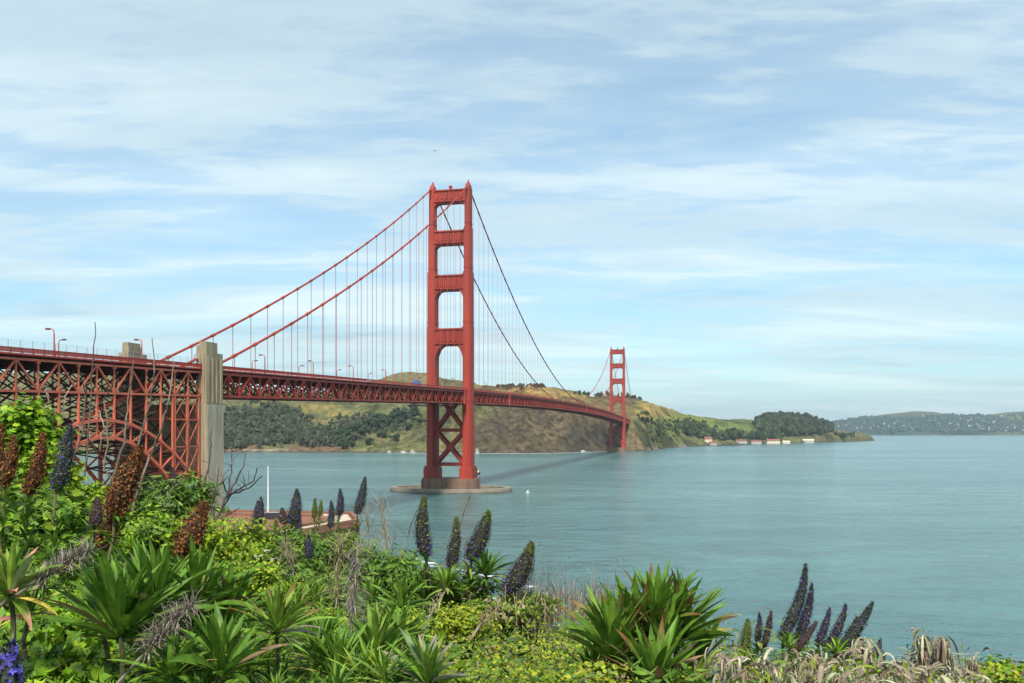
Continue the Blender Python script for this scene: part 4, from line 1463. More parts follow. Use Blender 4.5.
w_ivy = lambda px, py, s: np.clip(1.3 * smooth((170 - px) / 90) * smooth((py - 560) / 40) + .9 * smooth((110 - px) / 50) + .5 * bump_(px, py, 240, 545, 60, 30), .06, 1) * (px < 480)
tag(cover(44000, -520, 480, 720, w_ivy, IVY, .055, G_IVY + G_BRT[:1] + G_DRK[:1], .34, .95).build('ivy', M['leaf']), 'bright green ivy leaves carpeting the slope at lower left', 'ivy', kind='stuff')
w_yel = lambda px, py, s: np.clip(1.2 * smooth((px - 415) / 50) * smooth((650 - px) / 60) * smooth((py - 590) / 20) + .6 * bump_(px, py, 235, 540, 45, 30) + .10 * smooth((px - 640) / 60) + .6 * smooth((px - 985) / 15), .02, 1)
tag(cover(150000, 150, 1450, 720, w_yel, OVAL, .0175, G_YEL + G_YEL + G_MID[:2] + C_DRY[:1], .26, .9).build('creeper', M['leaf']), 'yellow green small leaved creeper covering the slope at lower centre', 'creeper', kind='stuff')
w_mid = lambda px, py, s: np.clip(.9 * smooth((px - 120) / 80) * smooth((560 - px) / 90) + .40, 0, 1) * np.where((px > 705) & (px < 990), .35, np.where((px > 425) & (px < 640) & (py > 612), .22, 1))
tag(cover(136000, -520, 1450, 720, w_mid, NARROW, .055, G_MID + G_DRK, .28, 1.0).build('undergrowth', M['leaf']), 'mixed mid green undergrowth of narrow leaves between the larger plants', 'undergrowth', kind='stuff')


w_dead = lambda px, py, s: np.clip(smooth((px - 700) / 30) * smooth((1000 - px) / 30), 0, 1)
tag(cover(11000, 690, 1020, 730, w_dead, NARROW, .085, C_TAN + C_TAN + C_DRY[:2] + G_MID[3:] + G_YEL[1:2], .16, 1.3, .22, True).build('dry_thatch', M['dry']), 'tangle of dead grey and tan leaves under the wilted plants at lower right', 'dead leaves', kind='stuff')

# --- flower spikes
SPK = {
    'purple': dict(core=(.035, .03, .045), fl=[(.085, .055, .26), (.05, .04, .11), (.055, .065, .03), (.03, .03, .025), (.17, .16, .12)], br=[(.08, .10, .035), (.06, .065, .03)], fs=1.0),
    'verdant': dict(core=(.035, .04, .03), fl=[(.10, .07, .32), (.055, .075, .035), (.04, .055, .03), (.07, .085, .05), (.05, .045, .09), (.16, .16, .12)], br=[(.07, .10, .035), (.05, .065, .03)], fs=1.0),
    'mixed': dict(core=(.035, .035, .022), fl=[(.06, .055, .05), (.22, .23, .06), (.07, .09, .03), (.09, .065, .13), (.035, .04, .02)], br=[(.09, .12, .03), (.05, .07, .025)], fs=1.0),
    'green': dict(core=(.06, .08, .02), fl=[(.14, .19, .03), (.10, .14, .03), (.18, .18, .05)], br=[(.10, .15, .03)], fs=.9),
    'brown': dict(core=(.055, .025, .012), fl=[(.27, .085, .020), (.15, .050, .016), (.34, .135, .032), (.07, .03, .014), (.17, .095, .03)], br=[(.12, .05, .02), (.24, .11, .035)], fs=1.25),
    'dusk': dict(core=(.045, .03, .03), fl=[(.10, .06, .06), (.09, .05, .10), (.13, .08, .05)], br=[(.08, .07, .03)], fs=1.0),
    'bloom': dict(core=(.05, .06, .03), fl=[(.075, .065, .34), (.10, .085, .44), (.06, .05, .22), (.05, .045, .06)], br=[(.07, .10, .04)], fs=2.4),
}


def spike_mesh(p0, p1, r, kind, bend=.08):
    k = SPK[kind]
    p0, p1 = np.array(p0), np.array(p1); L = np.linalg.norm(p1 - p0)
    ax = (p1 - p0) / L
    sd = np.cross(ax, (0, 1, 0)); sd /= np.linalg.norm(sd); fw = np.cross(sd, ax)
    prof = lambda t: np.interp(t, [0, .06, .26, .6, .88, 1], [.50, .76, 1, .76, .36, .12])
    cen = lambda t: p0 + ax * (t * L)[:, None] - sd * (bend * L * 4 * t * (1 - t) * np.sign(ax[0] + 1e-6))[:, None]
    bend = rng.uniform(.0, .07)
    mb = MB()
    t = np.linspace(0, 1, 9); mb.tube(cen(t), prof(t) * r * .78, 8, k['core'])
    fsz = .0085 * k['fs']
    n = int(np.clip(2.4 * L * r * 4.2 / (fsz ** 2) * (.30 if kind == 'bloom' else .55), 120, 1500))
    i = np.arange(n); tt = (i + .5) / n; tt = tt * (1.0) + rng.normal(0, .006, n); tt = np.clip(tt, 0, 1)
    ang = i * 2.39996 + rng.normal(0, .2, n)
    rad = (np.cos(ang)[:, None] * sd + np.sin(ang)[:, None] * fw)
    rr = prof(tt) * r * (.74 + .38 * rng.random(n))
    P = cen(tt) + rad * rr[:, None]
    nor = rad * .9 + ax * .35 + rng.normal(0, .45, (n, 3))
    col = pick(k['fl'], n, .25)
    if kind == 'mixed':      # the lower flowers are open and violet, the tip still green
        m = (rng.random(n) < np.clip(.55 - tt * .9, .03, .6)); col[m] = pick(SPK['purple']['fl'][:2], m.sum(), .2)
        m = (tt > .8) & (rng.random(n) < .8); col[m] = pick(SPK['green']['fl'], m.sum(), .2)
    mb.cards(P, nor, rng.normal(0, 1, (n, 3)), fsz * (.6 + 1.0 * rng.random(n)), STAR, col, .5)
    # bracts and stamens between the flowers
    nb = n // 2; j = rng.integers(0, n, nb)
    az = np.arctan2(rad[j, 1], rad[j, 0]); el = np.arcsin(np.clip(rad[j, 2] * .8 + ax[2] * .35, -1, 1))
    mb.blades(cen(tt[j]) + rad[j] * (rr[j] * .8)[:, None], az, el + .3, fsz * rng.uniform(1.4, 3.2, nb), fsz * .35, .4, pick(k['br'], nb, .3), segs=2)
    return mb


def stem_tube(p_low, p_high, r0, r1, col, wob=.02):
    p_low, p_high = np.array(p_low), np.array(p_high)
    t = np.linspace(0, 1, 7)[:, None]
    P = p_low + (p_high - p_low) * t
    P[1:-1] += rng.normal(0, wob, (5, 3)) * np.linalg.norm(p_high - p_low)
    return MB().tube(P, np.linspace(r0, r1, 7), 6, col)


def spike_plant(spikes, label, Y, group=None, leaves=True, leafcol=None, rosette=.09):
    """one echium with one or more flower spikes; spikes: (base px, py, tip px, py, half width px, kind)"""
    cx = np.mean([q[0] for q in spikes]); bpy = max(q[1] for q in spikes)
    b0 = at(cx, bpy, Y); gz = min(ground_z(b0[0], Y), b0[2] - .18)
    base = np.array([b0[0] - .02, Y, gz])
    root = empty('echium_plant', tuple(base)); tag(root, label, 'echium', group)
    for q in spikes:
        dY = rng.uniform(-.06, .06) * (len(spikes) > 1)
        p0, p1 = at(q[0], q[1], Y + dY), at(q[2], q[3], Y + dY + .02)
        d = p1 - p0
        spike_mesh(p0 - base, p1 - base, q[4] * Y / F, q[5]).build('flower_spike', M['spike'], root)
        mb = stem_tube((0, 0, 0), p0 - base + d * .1, .008, .006, (.13, .13, .06), .01)
        mb.build('stem', M['dry'], root)
        if leaves:
            mb = MB(); n = 110
            t = rng.random(n) ** .8; B = (p0 - base + d * .04) * (1 - .75 * t[:, None])
            mb.blades(B, rng.random(n) * 6.28, rng.uniform(-.2, 1.1, n), rosette * (.5 + .8 * rng.random(n)), rosette * .14, .7, pick(leafcol or G_MID, n), segs=4)
            mb.build('leaves', M['leaf'], root)
    return root


for sp_, Y, lab in [
    ([(-3, 474, 1, 424, 6, 'brown')], 4.3, 'spent rust brown flower spike cut by the left edge of the frame'),
    ([(3, 486, 14, 436, 8.5, 'brown')], 4.0, 'spent rust brown spike second from the left, above bright green leaves'),
    ([(27, 494, 42, 433, 9.5, 'brown')], 4.0, 'spent rust brown spike just left of the blue violet one'),
    ([(56, 490, 70, 424, 10, 'verdant')], 3.9, 'tall blue violet spike standing before the arch columns at far left'),
    ([(112, 516, 141, 446, 15, 'brown'), (102, 550, 117, 508, 12, 'brown')], 3.6, 'largest rust brown spent spike, thick and leaning right before the arch'),
    ([(94, 527, 97, 498, 8, 'dusk')], 4.4, 'small dull purple brown spike left of the largest brown spike'),
    ([(181, 556, 206, 502, 15, 'brown')], 3.3, 'spent brown spike leaning right below the foot of the concrete pylon'),
    ([(171, 490, 172, 467, 4.5, 'dusk')], 7.0, 'short dark purple spike against the arch foot left of the pylon'),
    ([(252, 534, 258, 501, 6.5, 'verdant'), (259, 523, 261, 497, 4.5, 'purple')], 7.5, 'pair of dark violet spikes touching, just right of the bare twigs'),
    ([(291, 524, 297, 489, 7.5, 'verdant'), (298, 534, 298, 508, 5, 'purple'), (284, 524, 282, 508, 5, 'dusk')], 7.5, 'pointed dark violet spike with two lower ones right of the flagpole'),
    ([(314, 518, 315, 498, 3.2, 'green'), (319.5, 516, 321, 500, 2.8, 'green')], 9.0, 'two thin light green spikes side by side before the fort terrace'),
    ([(330, 527, 331, 501, 4.2, 'purple')], 9.0, 'small violet spike right of the two thin green ones'),
    ([(339, 516, 340, 489, 4.6, 'purple')], 8.6, 'upright blue violet spike against the end of the brick fort'),
    ([(357, 514, 365, 477, 5.8, 'verdant')], 8.4, 'tall violet spike leaning right over the water beyond the fort corner'),
    ([(309, 559, 309, 535, 4.8, 'purple')], 6.8, 'small pale violet spike low among green leaves under the two green ones'),
    ([(279, 540, 276, 519, 4, 'green'), (269, 543, 267, 529, 3.5, 'green')], 7.2, 'two stubby olive buds low between the violet spikes'),
    ([(426, 556, 425, 496, 9, 'mixed')], 5.0, 'tall straight spike, green tipped and violet below, before the pier of the near tower'),
    ([(451, 568, 457, 517, 7.5, 'mixed')], 5.0, 'slim green tipped spike right of the tall straight one'),
    ([(469, 560, 489, 511, 11, 'mixed')], 5.0, 'stout dark spike leaning right above a starry leaf tuft'),
    ([(507, 592, 532, 542, 13, 'mixed')], 4.9, 'thick dark spike leaning right beside the brown grass stems'),
    ([(742, 654, 748, 619, 7, 'green')], 4.8, 'short olive green cone spike, leftmost of the spikes at lower right'),
    ([(757, 642, 759.5, 613, 4.0, 'purple'), (763, 647, 771, 611, 4.4, 'dusk')], 4.8, 'pair of short thin violet spikes between the olive one and the tallest pair'),
    ([(781, 638, 806, 564, 7.4, 'verdant'), (797, 640, 812, 583, 6.0, 'purple')], 4.7, 'tallest pair of violet spikes at lower right, curving against the water'),
    ([(796, 650, 817, 622, 5.2, 'dusk')], 4.5, 'short brownish violet spike leaning right at the foot of the tallest pair'),
    ([(817, 645, 830, 608, 4.8, 'purple')], 4.8, 'slim violet spike just right of the tallest pair'),
    ([(825, 650, 846, 604, 5.6, 'purple')], 4.8, 'violet spike with a forked tip left of the most slanted one'),
    ([(834, 656, 873, 602, 7.6, 'verdant'), (846, 640, 857, 617, 3.6, 'purple'), (858, 628, 866, 610, 3.0, 'purple')], 4.7, 'most slanted violet spike, thick with several tips, at lower right'),
    ([(873, 657, 881, 639, 4, 'purple'), (881, 666, 884, 652, 3, 'purple')], 4.9, 'two small violet spike tips, rightmost of the flowers'),
    ([(6, 700, 11, 642, 15, 'bloom')], 2.35, 'bright blue violet flower head in the bottom left corner')]:
    spike_plant(sp_, lab, Y, 'flower spikes on the bluff', rosette=.115)


# --- leaf rosettes
def head_blades(mb, B, L, n, col, tip=None, ax=(0, 0), lo=-.25, hi=1.45, W=.13, droop=.55, cols2=None):
    i = np.arange(n); f = i / (n - 1)
    az = i * 2.39996 + rng.normal(0, .15, n)
    el = hi + (lo - hi) * f ** 1.15 + rng.normal(0, .09, n)
    el = el + ax[0] * np.cos(az) * .6 + ax[1] * np.sin(az) * .6
    ln = L * np.interp(f, [0, .25, .7, 1], [.62, .95, 1.05, .9]) * (.88 + .24 * rng.random(n))
    c = pick(col, n, .22)
    yl = rng.random(n) < .03 + .10 * (f > .7); c[yl] = pick([(.19, .17, .04), (.17, .11, .06), (.13, .15, .04)], yl.sum(), .2)
    tc = None
    if tip is not None:
        tc = c.copy(); m = rng.random(n) < (np.interp(f, [0, 1], [.1, .4]) if cols2 is None else np.interp(f, [0, 1], [.15, .8])); tc[m] = pick(tip, m.sum(), .2)
    if cols2 is not None:
        m = (f > .72) & (rng.random(n) < .55); c[m] = pick(cols2, m.sum(), .2); tc[m] = pick(cols2, m.sum(), .2) if tc is not None else None
    mb.blades(B + rng.normal(0, .006, (n, 3)) + np.stack([np.zeros(n), np.zeros(n), -f * L * .12], -1), az, el, ln, ln * W, droop * (.5 + f) * (.5 + .9 * rng.random(n)), c, tc, .32, 7, rng.normal(0, .35, n))


def rosette_plant(heads, Y, label, cols, tip=None, cols2=None, group='leafy rosettes on the bluff', W=.13):
    lo = .42 if len(heads) > 6 else .28 if Y < 3.05 and tip is None else -.2
    stiff = .32 if len(heads) > 6 or Y == 2.7 else .5
    cx = np.mean([h[0] for h in heads]); cy = max(h[1] for h in heads)
    b = at(cx, cy, Y); base = np.array([b[0], Y + .03, min(ground_z(b[0], Y), b[2] - .25)])
    root = empty('rosette_shrub', tuple(base)); tag(root, label, 'shrub', group)
    for h in heads:
        p = at(h[0], h[1], Y + (h[4] if len(h) > 4 else 0)) - base
        mb = MB(); head_blades(mb, p, h[2] * Y / F, h[3], cols, tip, lo=lo, W=W, droop=stiff, cols2=cols2, ax=(rng.normal(0, .2), rng.normal(-.25, .1)))
        mb.build('leaf_rosette', M['leaf'], root)
        stem_tube((0, 0, 0), p, .010, .007, (.08, .075, .04), .015).build('stem', M['dry'], root)
    return root


RED = [(.13, .04, .022), (.15, .07, .03), (.085, .035, .03)]
PALE = [(.26, .21, .17), (.20, .15, .15), (.30, .24, .16)]
for hd, Y, lab, cols, tip, c2, W in [
    ([(120, 630, 92, 56), (154, 604, 84, 52, .15), (98, 616, 60, 30, .2), (138, 640, 66, 30, .1)], 2.7, 'big dark green shrub of long pointed leaves left of the bottom centre', G_DRK + G_MID[:1], None, None, .12),
    ([(198, 604, 74, 52), (228, 618, 66, 44, .1), (180, 622, 54, 30, .15)], 3.0, 'dark leafy shrub right of the big pointed leaved one, under the pylon foot', G_DRK + G_MID[:2], None, None, .11),
    ([(276, 630, 58, 60)], 2.75, 'single rosette with dead curled lower leaves on a bare stem', G_MID, RED, PALE, .105),
    ([(222, 668, 70, 40), (172, 676, 58, 34)], 2.5, 'shadowy broad leaved shrub at the bottom edge left of the bare stem rosette', G_DRK, None, None, .14),
    ([(338, 672, 58, 46), (316, 654, 46, 34, .3)], 2.8, 'dark rosette shrub at the bottom just right of the bare stem rosette', G_DRK + G_MID[:1], None, None, .11),
    ([(376, 656, 62, 50), (402, 640, 50, 38, .3)], 3.0, 'upright green leaf shrub between the dry grey stalk and the pale leaved plant', G_MID, None, None, .11),
    ([(428, 680, 60, 40)], 2.6, 'rosette with faded pinkish grey outer leaves at the bottom edge', G_MID + [(.12, .17, .07)], PALE, PALE, .15),
    ([(612, 650, 72, 52), (634, 636, 72, 46, .12), (656, 624, 70, 54, .1), (682, 632, 70, 50, .15), (702, 658, 52, 36, .2), (655, 684, 66, 46, -.2), (624, 688, 60, 40, .05), (592, 676, 46, 30, .2), (690, 690, 52, 32, -.1), (668, 650, 60, 40, 0)], 3.1, 'large spiky shrub with red brown leaf tips at bottom centre right', G_DRK + G_MID[:2], RED, None, .13),
    ([(486, 574, 32, 64)], 5.0, 'small star shaped dark green tuft before the surf', G_DRK, None, None, .10),
    ([(446, 586, 30, 50), (416, 592, 28, 44, .2)], 4.9, 'small leafy tuft at the foot of the slim green tipped spike', G_MID, None, None, .10),
    ([(10, 590, 66, 40), (30, 612, 44, 26, .2)], 2.6, 'pale green leaf cluster with pink and yellow tips at the left edge', G_MID + [(.16, .22, .08)], [(.34, .12, .10), (.40, .28, .05)], [(.36, .14, .12), (.42, .33, .06)], .14),
    ([(402, 606, 40, 40), (372, 600, 34, 36, .3)], 4.2, 'mid green tuft between the dry stalks and the tall straight spike', G_MID + G_DRK, None, None, .11),
    ([(745, 664, 22, 30), (790, 646, 20, 28), (838, 652, 20, 24)], 4.6, 'fresh green leaf tufts at the base of the violet spikes at lower right', G_BRT + G_MID, None, None, .12),
]:
    rosette_plant(hd, Y, lab, cols, tip, c2, W=W)


# --- leafy shrubs
def shrub(px, py, rx, ry, Y, n, tmpl, size, cols, label, name='leafy_shrub', shoots=6):
    c = at(px, py, Y); RX, RZ = rx * Y / F, ry * Y / F; RY = RX * .8
    gz = min(ground_z(c[0], Y), c[2] - RZ * .8)
    base = np.array([c[0], Y, gz]); root = empty(name, tuple(base)); tag(root, label, 'shrub', 'leafy shrubs on the bluff')
    # clumps round branch ends, unevenly filled
    m = 22
    cl = rng.normal(0, 1, (m, 3)); cl /= np.linalg.norm(cl, axis=1, keepdims=True); cl *= (rng.random((m, 1)) ** .4)
    cl = cl * (RX, RY, RZ) + (c - base)
    P = cl[rng.integers(0, m, n)] + rng.normal(0, .24, (n, 3)) * (RX, RY, RZ)
    mb = MB()
    d = (P - (c - base)) / (RX, RY, RZ)
    nor = d * .8 + rng.normal(0, .6, (n, 3)) + (0, -.2, .7)
    mb.cards(P, nor, rng.normal(0, 1, (n, 3)), size * (.6 + .7 * rng.random(n)), tmpl, pick(cols, n, .3), .25)
    mb.build('foliage', M['leaf'], root)
    bm = MB()
    for q in cl[:shoots * 2]:
        t = np.linspace(0, 1, 5)[:, None]; Pp = q * t; Pp[1:-1] += rng.normal(0, .02, (3, 3))
        bm.tube(Pp, np.linspace(.010, .003, 5), 5, (.13, .10, .06))
    bm.build('branches', M['dry'], root)
    return root


for a in [
    (16, 446, 36, 34, 6.2, 4600, IVY, .046, G_BRT + G_IVY, 'bright green leafy bush in front of the steel arch at the left edge'),
    (50, 482, 26, 26, 5.6, 3200, IVY, .042, G_BRT + G_YEL[:2], 'bright leafy bush behind the blue violet spike'),
    (104, 502, 26, 18, 6.5, 2000, OVAL, .036, G_IVY + G_YEL[:1], 'yellowish green bush behind the largest brown spike'),
    (30, 520, 48, 34, 4.6, 3800, IVY, .042, G_BRT + G_MID, 'lush bright green bush below the row of brown spikes at left'),
    (232, 544, 42, 22, 6.5, 4200, OVAL, .032, G_YEL + G_IVY, 'yellow green bush right of the leaning brown spike'),
    (140, 528, 30, 22, 5.4, 2400, OVAL, .034, G_IVY + G_MID, 'green bush filling the hollow behind the largest brown spike'),
    (188, 538, 34, 20, 5.6, 2400, OVAL, .032, G_YEL[:2] + G_IVY, 'light green bush behind the leaning brown spike below the pylon'),
    (160, 500, 34, 20, 7.0, 1800, NARROW, .075, G_MID + [(.11, .15, .08)], 'grey green bush at the foot of the concrete pylon'),
    (196, 494, 22, 18, 8.0, 1200, NARROW, .075, G_DRK + G_MID, 'small dark green bush directly before the pylon base'),
    (300, 554, 40, 20, 7.2, 2400, NARROW, .075, G_MID + G_DRK[1:], 'dark green bush under the pointed violet spikes'),
    (345, 556, 28, 20, 7.6, 1600, NARROW, .060, G_MID + G_YEL[1:2], 'light green bush under the spikes at the fort corner'),
    (388, 580, 34, 26, 5.6, 2000, NARROW, .062, G_MID + G_DRK, 'dense green bush left of the tall straight spike'),
    (505, 612, 36, 14, 4.8, 2000, OVAL, .026, G_YEL[1:2] + G_YEL[3:] + G_MID[:2] + C_DRY[:1], 'yellow green leaved bush below the thick leaning dark spike'),
    (256, 582, 34, 16, 5.0, 2200, OVAL, .024, G_YEL + G_IVY, 'small yellow green bush below the white flowers'),
    (318, 592, 32, 18, 4.8, 2200, NARROW, .045, G_MID + G_YEL[1:2], 'feathery green bush behind the bare stem rosette'),
    (332, 626, 26, 16, 3.8, 1800, OVAL, .020, G_IVY + G_YEL[1:2], 'small leaved green bush at the foot of the tall mauve grey stalk'),
    (404, 628, 28, 14, 3.7, 1800, OVAL, .020, G_YEL + G_IVY, 'light green bush between the upright leaf shrub and the creeper'),
    (458, 622, 34, 14, 3.9, 2400, OVAL, .019, G_YEL + G_YEL[1:], 'bright yellow green bush in the middle of the creeper'),
    (426, 588, 28, 18, 5.15, 2000, NARROW, .050, G_MID + G_DRK, 'green bush wrapping the foot of the tall straight spike'),
    (466, 594, 30, 15, 5.15, 2000, NARROW, .050, G_DRK + G_MID, 'green bush under the stout dark spike before the surf'),
    (536, 602, 30, 10, 5.0, 1400, NARROW, .040, G_YEL[3:] + C_DRY[1:2] + G_MID, 'brownish green bush at the foot of the dry grass stems'),
    (856, 676, 26, 12, 4.4, 900, OVAL, .034, G_BRT + G_YEL[:1], 'bright green bush among the wilted leaves at the bottom right'),
    (905, 684, 28, 10, 4.4, 800, OVAL, .034, G_YEL, 'low yellow green bush in front of the two wilted plants'),
    (1002, 676, 30, 13, 4.8, 1100, OVAL, .036, G_BRT + G_YEL + C_DRY[:1], 'yellow green bush in the bottom right corner'),
]:
    shrub(*a)

# --- small leaf tufts knitting the cover together
tuft_lab = 'small green leaf tuft in the undergrowth between the larger rosettes'
for i in range(90):
    px, py = rng.uniform(130, 575), rng.uniform(0, 1)
    sil = float(np.interp(px, BX, BS)); py = sil + 4 + (694 - sil) * py
    if 430 < px and py > 602: continue
    Y = float(surf_Y(np.array(px), np.array(py))); p = at(px, py - 6, Y)
    root = empty('leaf_tuft', (p[0], p[1], p[2] - .22)); tag(root, tuft_lab, 'plant', 'small leaf tufts in the undergrowth')
    mb = MB(); g = [G_MID, G_MID + G_YEL[1:2], G_DRK + G_MID, G_IVY][rng.integers(0, 4)]
    head_blades(mb, np.array([0, 0, .22]), rng.uniform(.07, .14), int(rng.integers(26, 50)), g, lo=-.1, W=rng.uniform(.06, .12), droop=rng.uniform(.3, .8))
    mb.build('leaf_rosette', M['leaf'], root)
    stem_tube((0, 0, 0), (0, 0, .22), .005, .004, (.08, .08, .04)).build('stem', M['dry'], root)

# --- wilted plants with hanging leaves
for px, py, L_, Y, n, lab in [
    (737, 664, 26, 4.6, 30, 'wilted pale plant, leftmost at the foot of the olive spike'), (765, 658, 30, 4.5, 34, 'wilted tan plant below the tallest violet pair'),
    (792, 650, 30, 4.6, 30, 'wilted greyish plant hanging at the foot of the tallest pair'), (815, 656, 30, 4.4, 36, 'wilted tan plant under the slim violet spike'),
    (838, 658, 32, 4.4, 36, 'wilted plant under the most slanted spike'), (862, 638, 44, 4.5, 40, 'tall wilted plant with long hanging leaves right of the most slanted spike'),
    (923, 637, 42, 4.7, 46, 'drooping dead plant, left one of the two pale cones before the water'), (943, 638, 46, 4.7, 50, 'drooping dead plant, right one of the two pale cones before the water'),
    (972, 660, 30, 4.7, 34, 'low wilted plant right of the two pale cones'), (902, 664, 28, 4.6, 30, 'low wilted plant left of the two pale cones'),
    (745, 682, 30, 4.0, 34, 'wilted whitish plant on the bottom edge left'), (795, 682, 32, 4.0, 40, 'wilted plant on the bottom edge under the violet spikes'), (945, 682, 30, 4.1, 34, 'wilted plant on the bottom edge under the two pale cones'),
    (722, 676, 34, 3.8, 34, 'wilted grey leaved plant right next to the large spiky shrub'), (762, 676, 36, 3.9, 40, 'wilted plant on the bottom edge below the short brownish spike'), (778, 668, 34, 4.2, 36, 'wilted plant with pale curled leaves in front of the tallest pair'), (822, 674, 36, 3.9, 40, 'wilted plant on the bottom edge below the slim violet spike'),
    (846, 672, 36, 4.0, 40, 'wilted plant beside the bright green bush at the bottom right'), (875, 668, 30, 4.2, 32, 'wilted plant behind the bright green bush at the bottom right'), (925, 668, 36, 4.2, 40, 'wilted plant directly below the left pale cone'), (985, 676, 30, 4.2, 34, 'wilted plant at the left edge of the corner bush')]:
    p = at(px, py, Y); base = np.array([p[0], Y, min(ground_z(p[0], Y), p[2] - .15)])
    root = empty('wilted_plant', tuple(base)); tag(root, lab, 'dead plant', 'wilted plants at the lower right')
    mb = MB(); Lm = L_ * Y / F; n = int(n * 2.3)
    t = rng.random(n) ** 1.6
    B = (p - base) + np.stack([rng.normal(0, .012, n), rng.normal(0, .012, n), -t * Lm * .9], -1)
    mb.blades(B, rng.random(n) * 6.283, rng.uniform(-.9, .55, n), Lm * rng.uniform(.5, 1.0, n), Lm * rng.uniform(.03, .085, n), rng.uniform(1.7, 2.7, n), pick(C_TAN, n, .25), pick(C_TAN + C_DRY, n, .25), .6, 9, rng.normal(0, .6, n), dexp=.30)
    mb.build('hanging_leaves', M['dry'], root)
    stem_tube((0, 0, 0), p - base, .012, .008, (.22, .18, .13), .02).build('stem', M['dry'], root)


# --- dry feathery stalks
def feathery(pts, Y, w, n, label, col=C_DRY, curl=1.6):
    P = np.array([at(x, y, Y + d) for x, y, d in pts]); base = P[0].copy()
    root = empty('dried_flower_stalk', tuple(base)); tag(root, label, 'dried stalk', 'dried stalks among the green plants')
    t = np.linspace(0, 1, len(P)); ts = np.linspace(0, 1, 14)
    Q = np.stack([np.interp(ts, t, P[:, i]) for i in range(3)], -1) - base
    MB().tube(Q, np.linspace(.006, .0025, 14), 5, (.24, .20, .15)).build('stem', M['dry'], root)
    tt = 1 - (1 - .45) * rng.random(n); B = np.stack([np.interp(tt, ts, Q[:, i]) for i in range(3)], -1)
    mb = MB(); mb.blades(B, rng.random(n) * 6.28, rng.uniform(-.6, 1.2, n), w * Y / F * rng.uniform(.5, 1.2, n), .0032, rng.uniform(-curl * 1.6, curl * 1.6, n), pick(col, n, .3), segs=5, fold=.1)
    mb.build('seed_head', M['dry'], root)


GREY = [(.20, .165, .135), (.15, .12, .10), (.25, .215, .17)]
feathery([(112, 690, 0), (150, 648, 0), (192, 606, .05)], 2.5, 25, 460, 'curly grey dried flower stalk slanting across the ivy at bottom left', GREY)
feathery([(0, 606, 0), (40, 580, 0), (88, 552, .05)], 2.6, 22, 400, 'curly grey dried stalk slanting beside the pink tipped leaves', GREY)
feathery([(346, 684, 0), (352, 625, .1), (358, 545, .2)], 3.2, 24, 260, 'tall mauve grey feathery stalk right of the bare stem rosette', [(.24, .19, .19), (.20, .16, .20), (.27, .21, .13)])
feathery([(330, 640, 0), (337, 600, .1), (340, 540, .2)], 3.9, 24, 240, 'tan feathery stalk behind the tall mauve grey one', [(.28, .23, .13), (.22, .19, .10)])
feathery([(416, 648, 0), (430, 615, .1), (446, 590, .15)], 3.3, 12, 60, 'thin bent straw coloured stalk before the small leafy tuft', [(.36, .29, .17)])
feathery([(392, 600, 0), (390, 560, .1), (380, 505, .2)], 6.0, 26, 200, 'loose tan grass tuft arching over the water left of the tall straight spike', [(.30, .25, .16), (.22, .18, .11)], 2.2)
feathery([(372, 600, 0), (372, 560, .1), (366, 512, .2)], 6.2, 20, 140, 'thin brown seed stalk right of the violet spike beyond the fort', C_DRY, 2.0)
feathery([(300, 600, 0), (292, 570, .1), (285, 545, .2)], 5.0, 20, 200, 'brownish feathery seed stalk below the stubby olive buds', [(.24, .19, .13), (.20, .18, .09)])
feathery([(470, 640, 0), (482, 622, .1), (500, 606, .2)], 3.6, 14, 90, 'pinkish brown dried stalk lying over the yellow creeper', C_DRY)


# --- bare shrubs
def bare(polys, Y, label, col, name='bare_shrub'):
    b = at(polys[0][0][0][0], polys[0][0][0][1], Y); base = np.array([b[0], Y, min(b[2], ground_z(b[0], Y) + .2)])
    root = empty(name, tuple(base)); tag(root, label, 'bare shrub', 'leafless shrubs on the bluff')
    for pl, r0, r1 in polys:
        P = np.array([at(x, y, Y + .12 * math.sin(i * 1.7 + x)) for i, (x, y) in enumerate(pl)]) - base
        t = np.linspace(0, 1, len(P)); ts = np.linspace(0, 1, 4 * len(P))
        Q = np.stack([np.interp(ts, t, P[:, i]) for i in range(3)], -1)
        Q[1:-1] += rng.normal(0, .0025, (len(ts) - 2, 3)) * Y / 4
        mb = MB().tube(Q, np.linspace(r0, r1, len(ts)) * Y / F, 5, np.array(col) * rng.uniform(.75, 1.25))
        for k in range(rng.integers(2, 5)):
            i = rng.integers(len(ts) // 4, int(len(ts) * .68)); d = rng.normal(0, 1, 3) * (1, .5, .5) + (0, 0, .9); d /= np.linalg.norm(d)
            ln = rng.uniform(6, 20) * Y / F
            S = Q[i] + d * (np.linspace(0, 1, 5) * ln)[:, None]; S[2:] += rng.normal(0, .05 * ln, (3, 3))
            mb.tube(S, np.linspace(r1 * 1.1, r1 * .5, 5) * Y / F, 4, np.array(col) * rng.uniform(.8, 1.4))
        mb.build('branch', M['dry'], root)


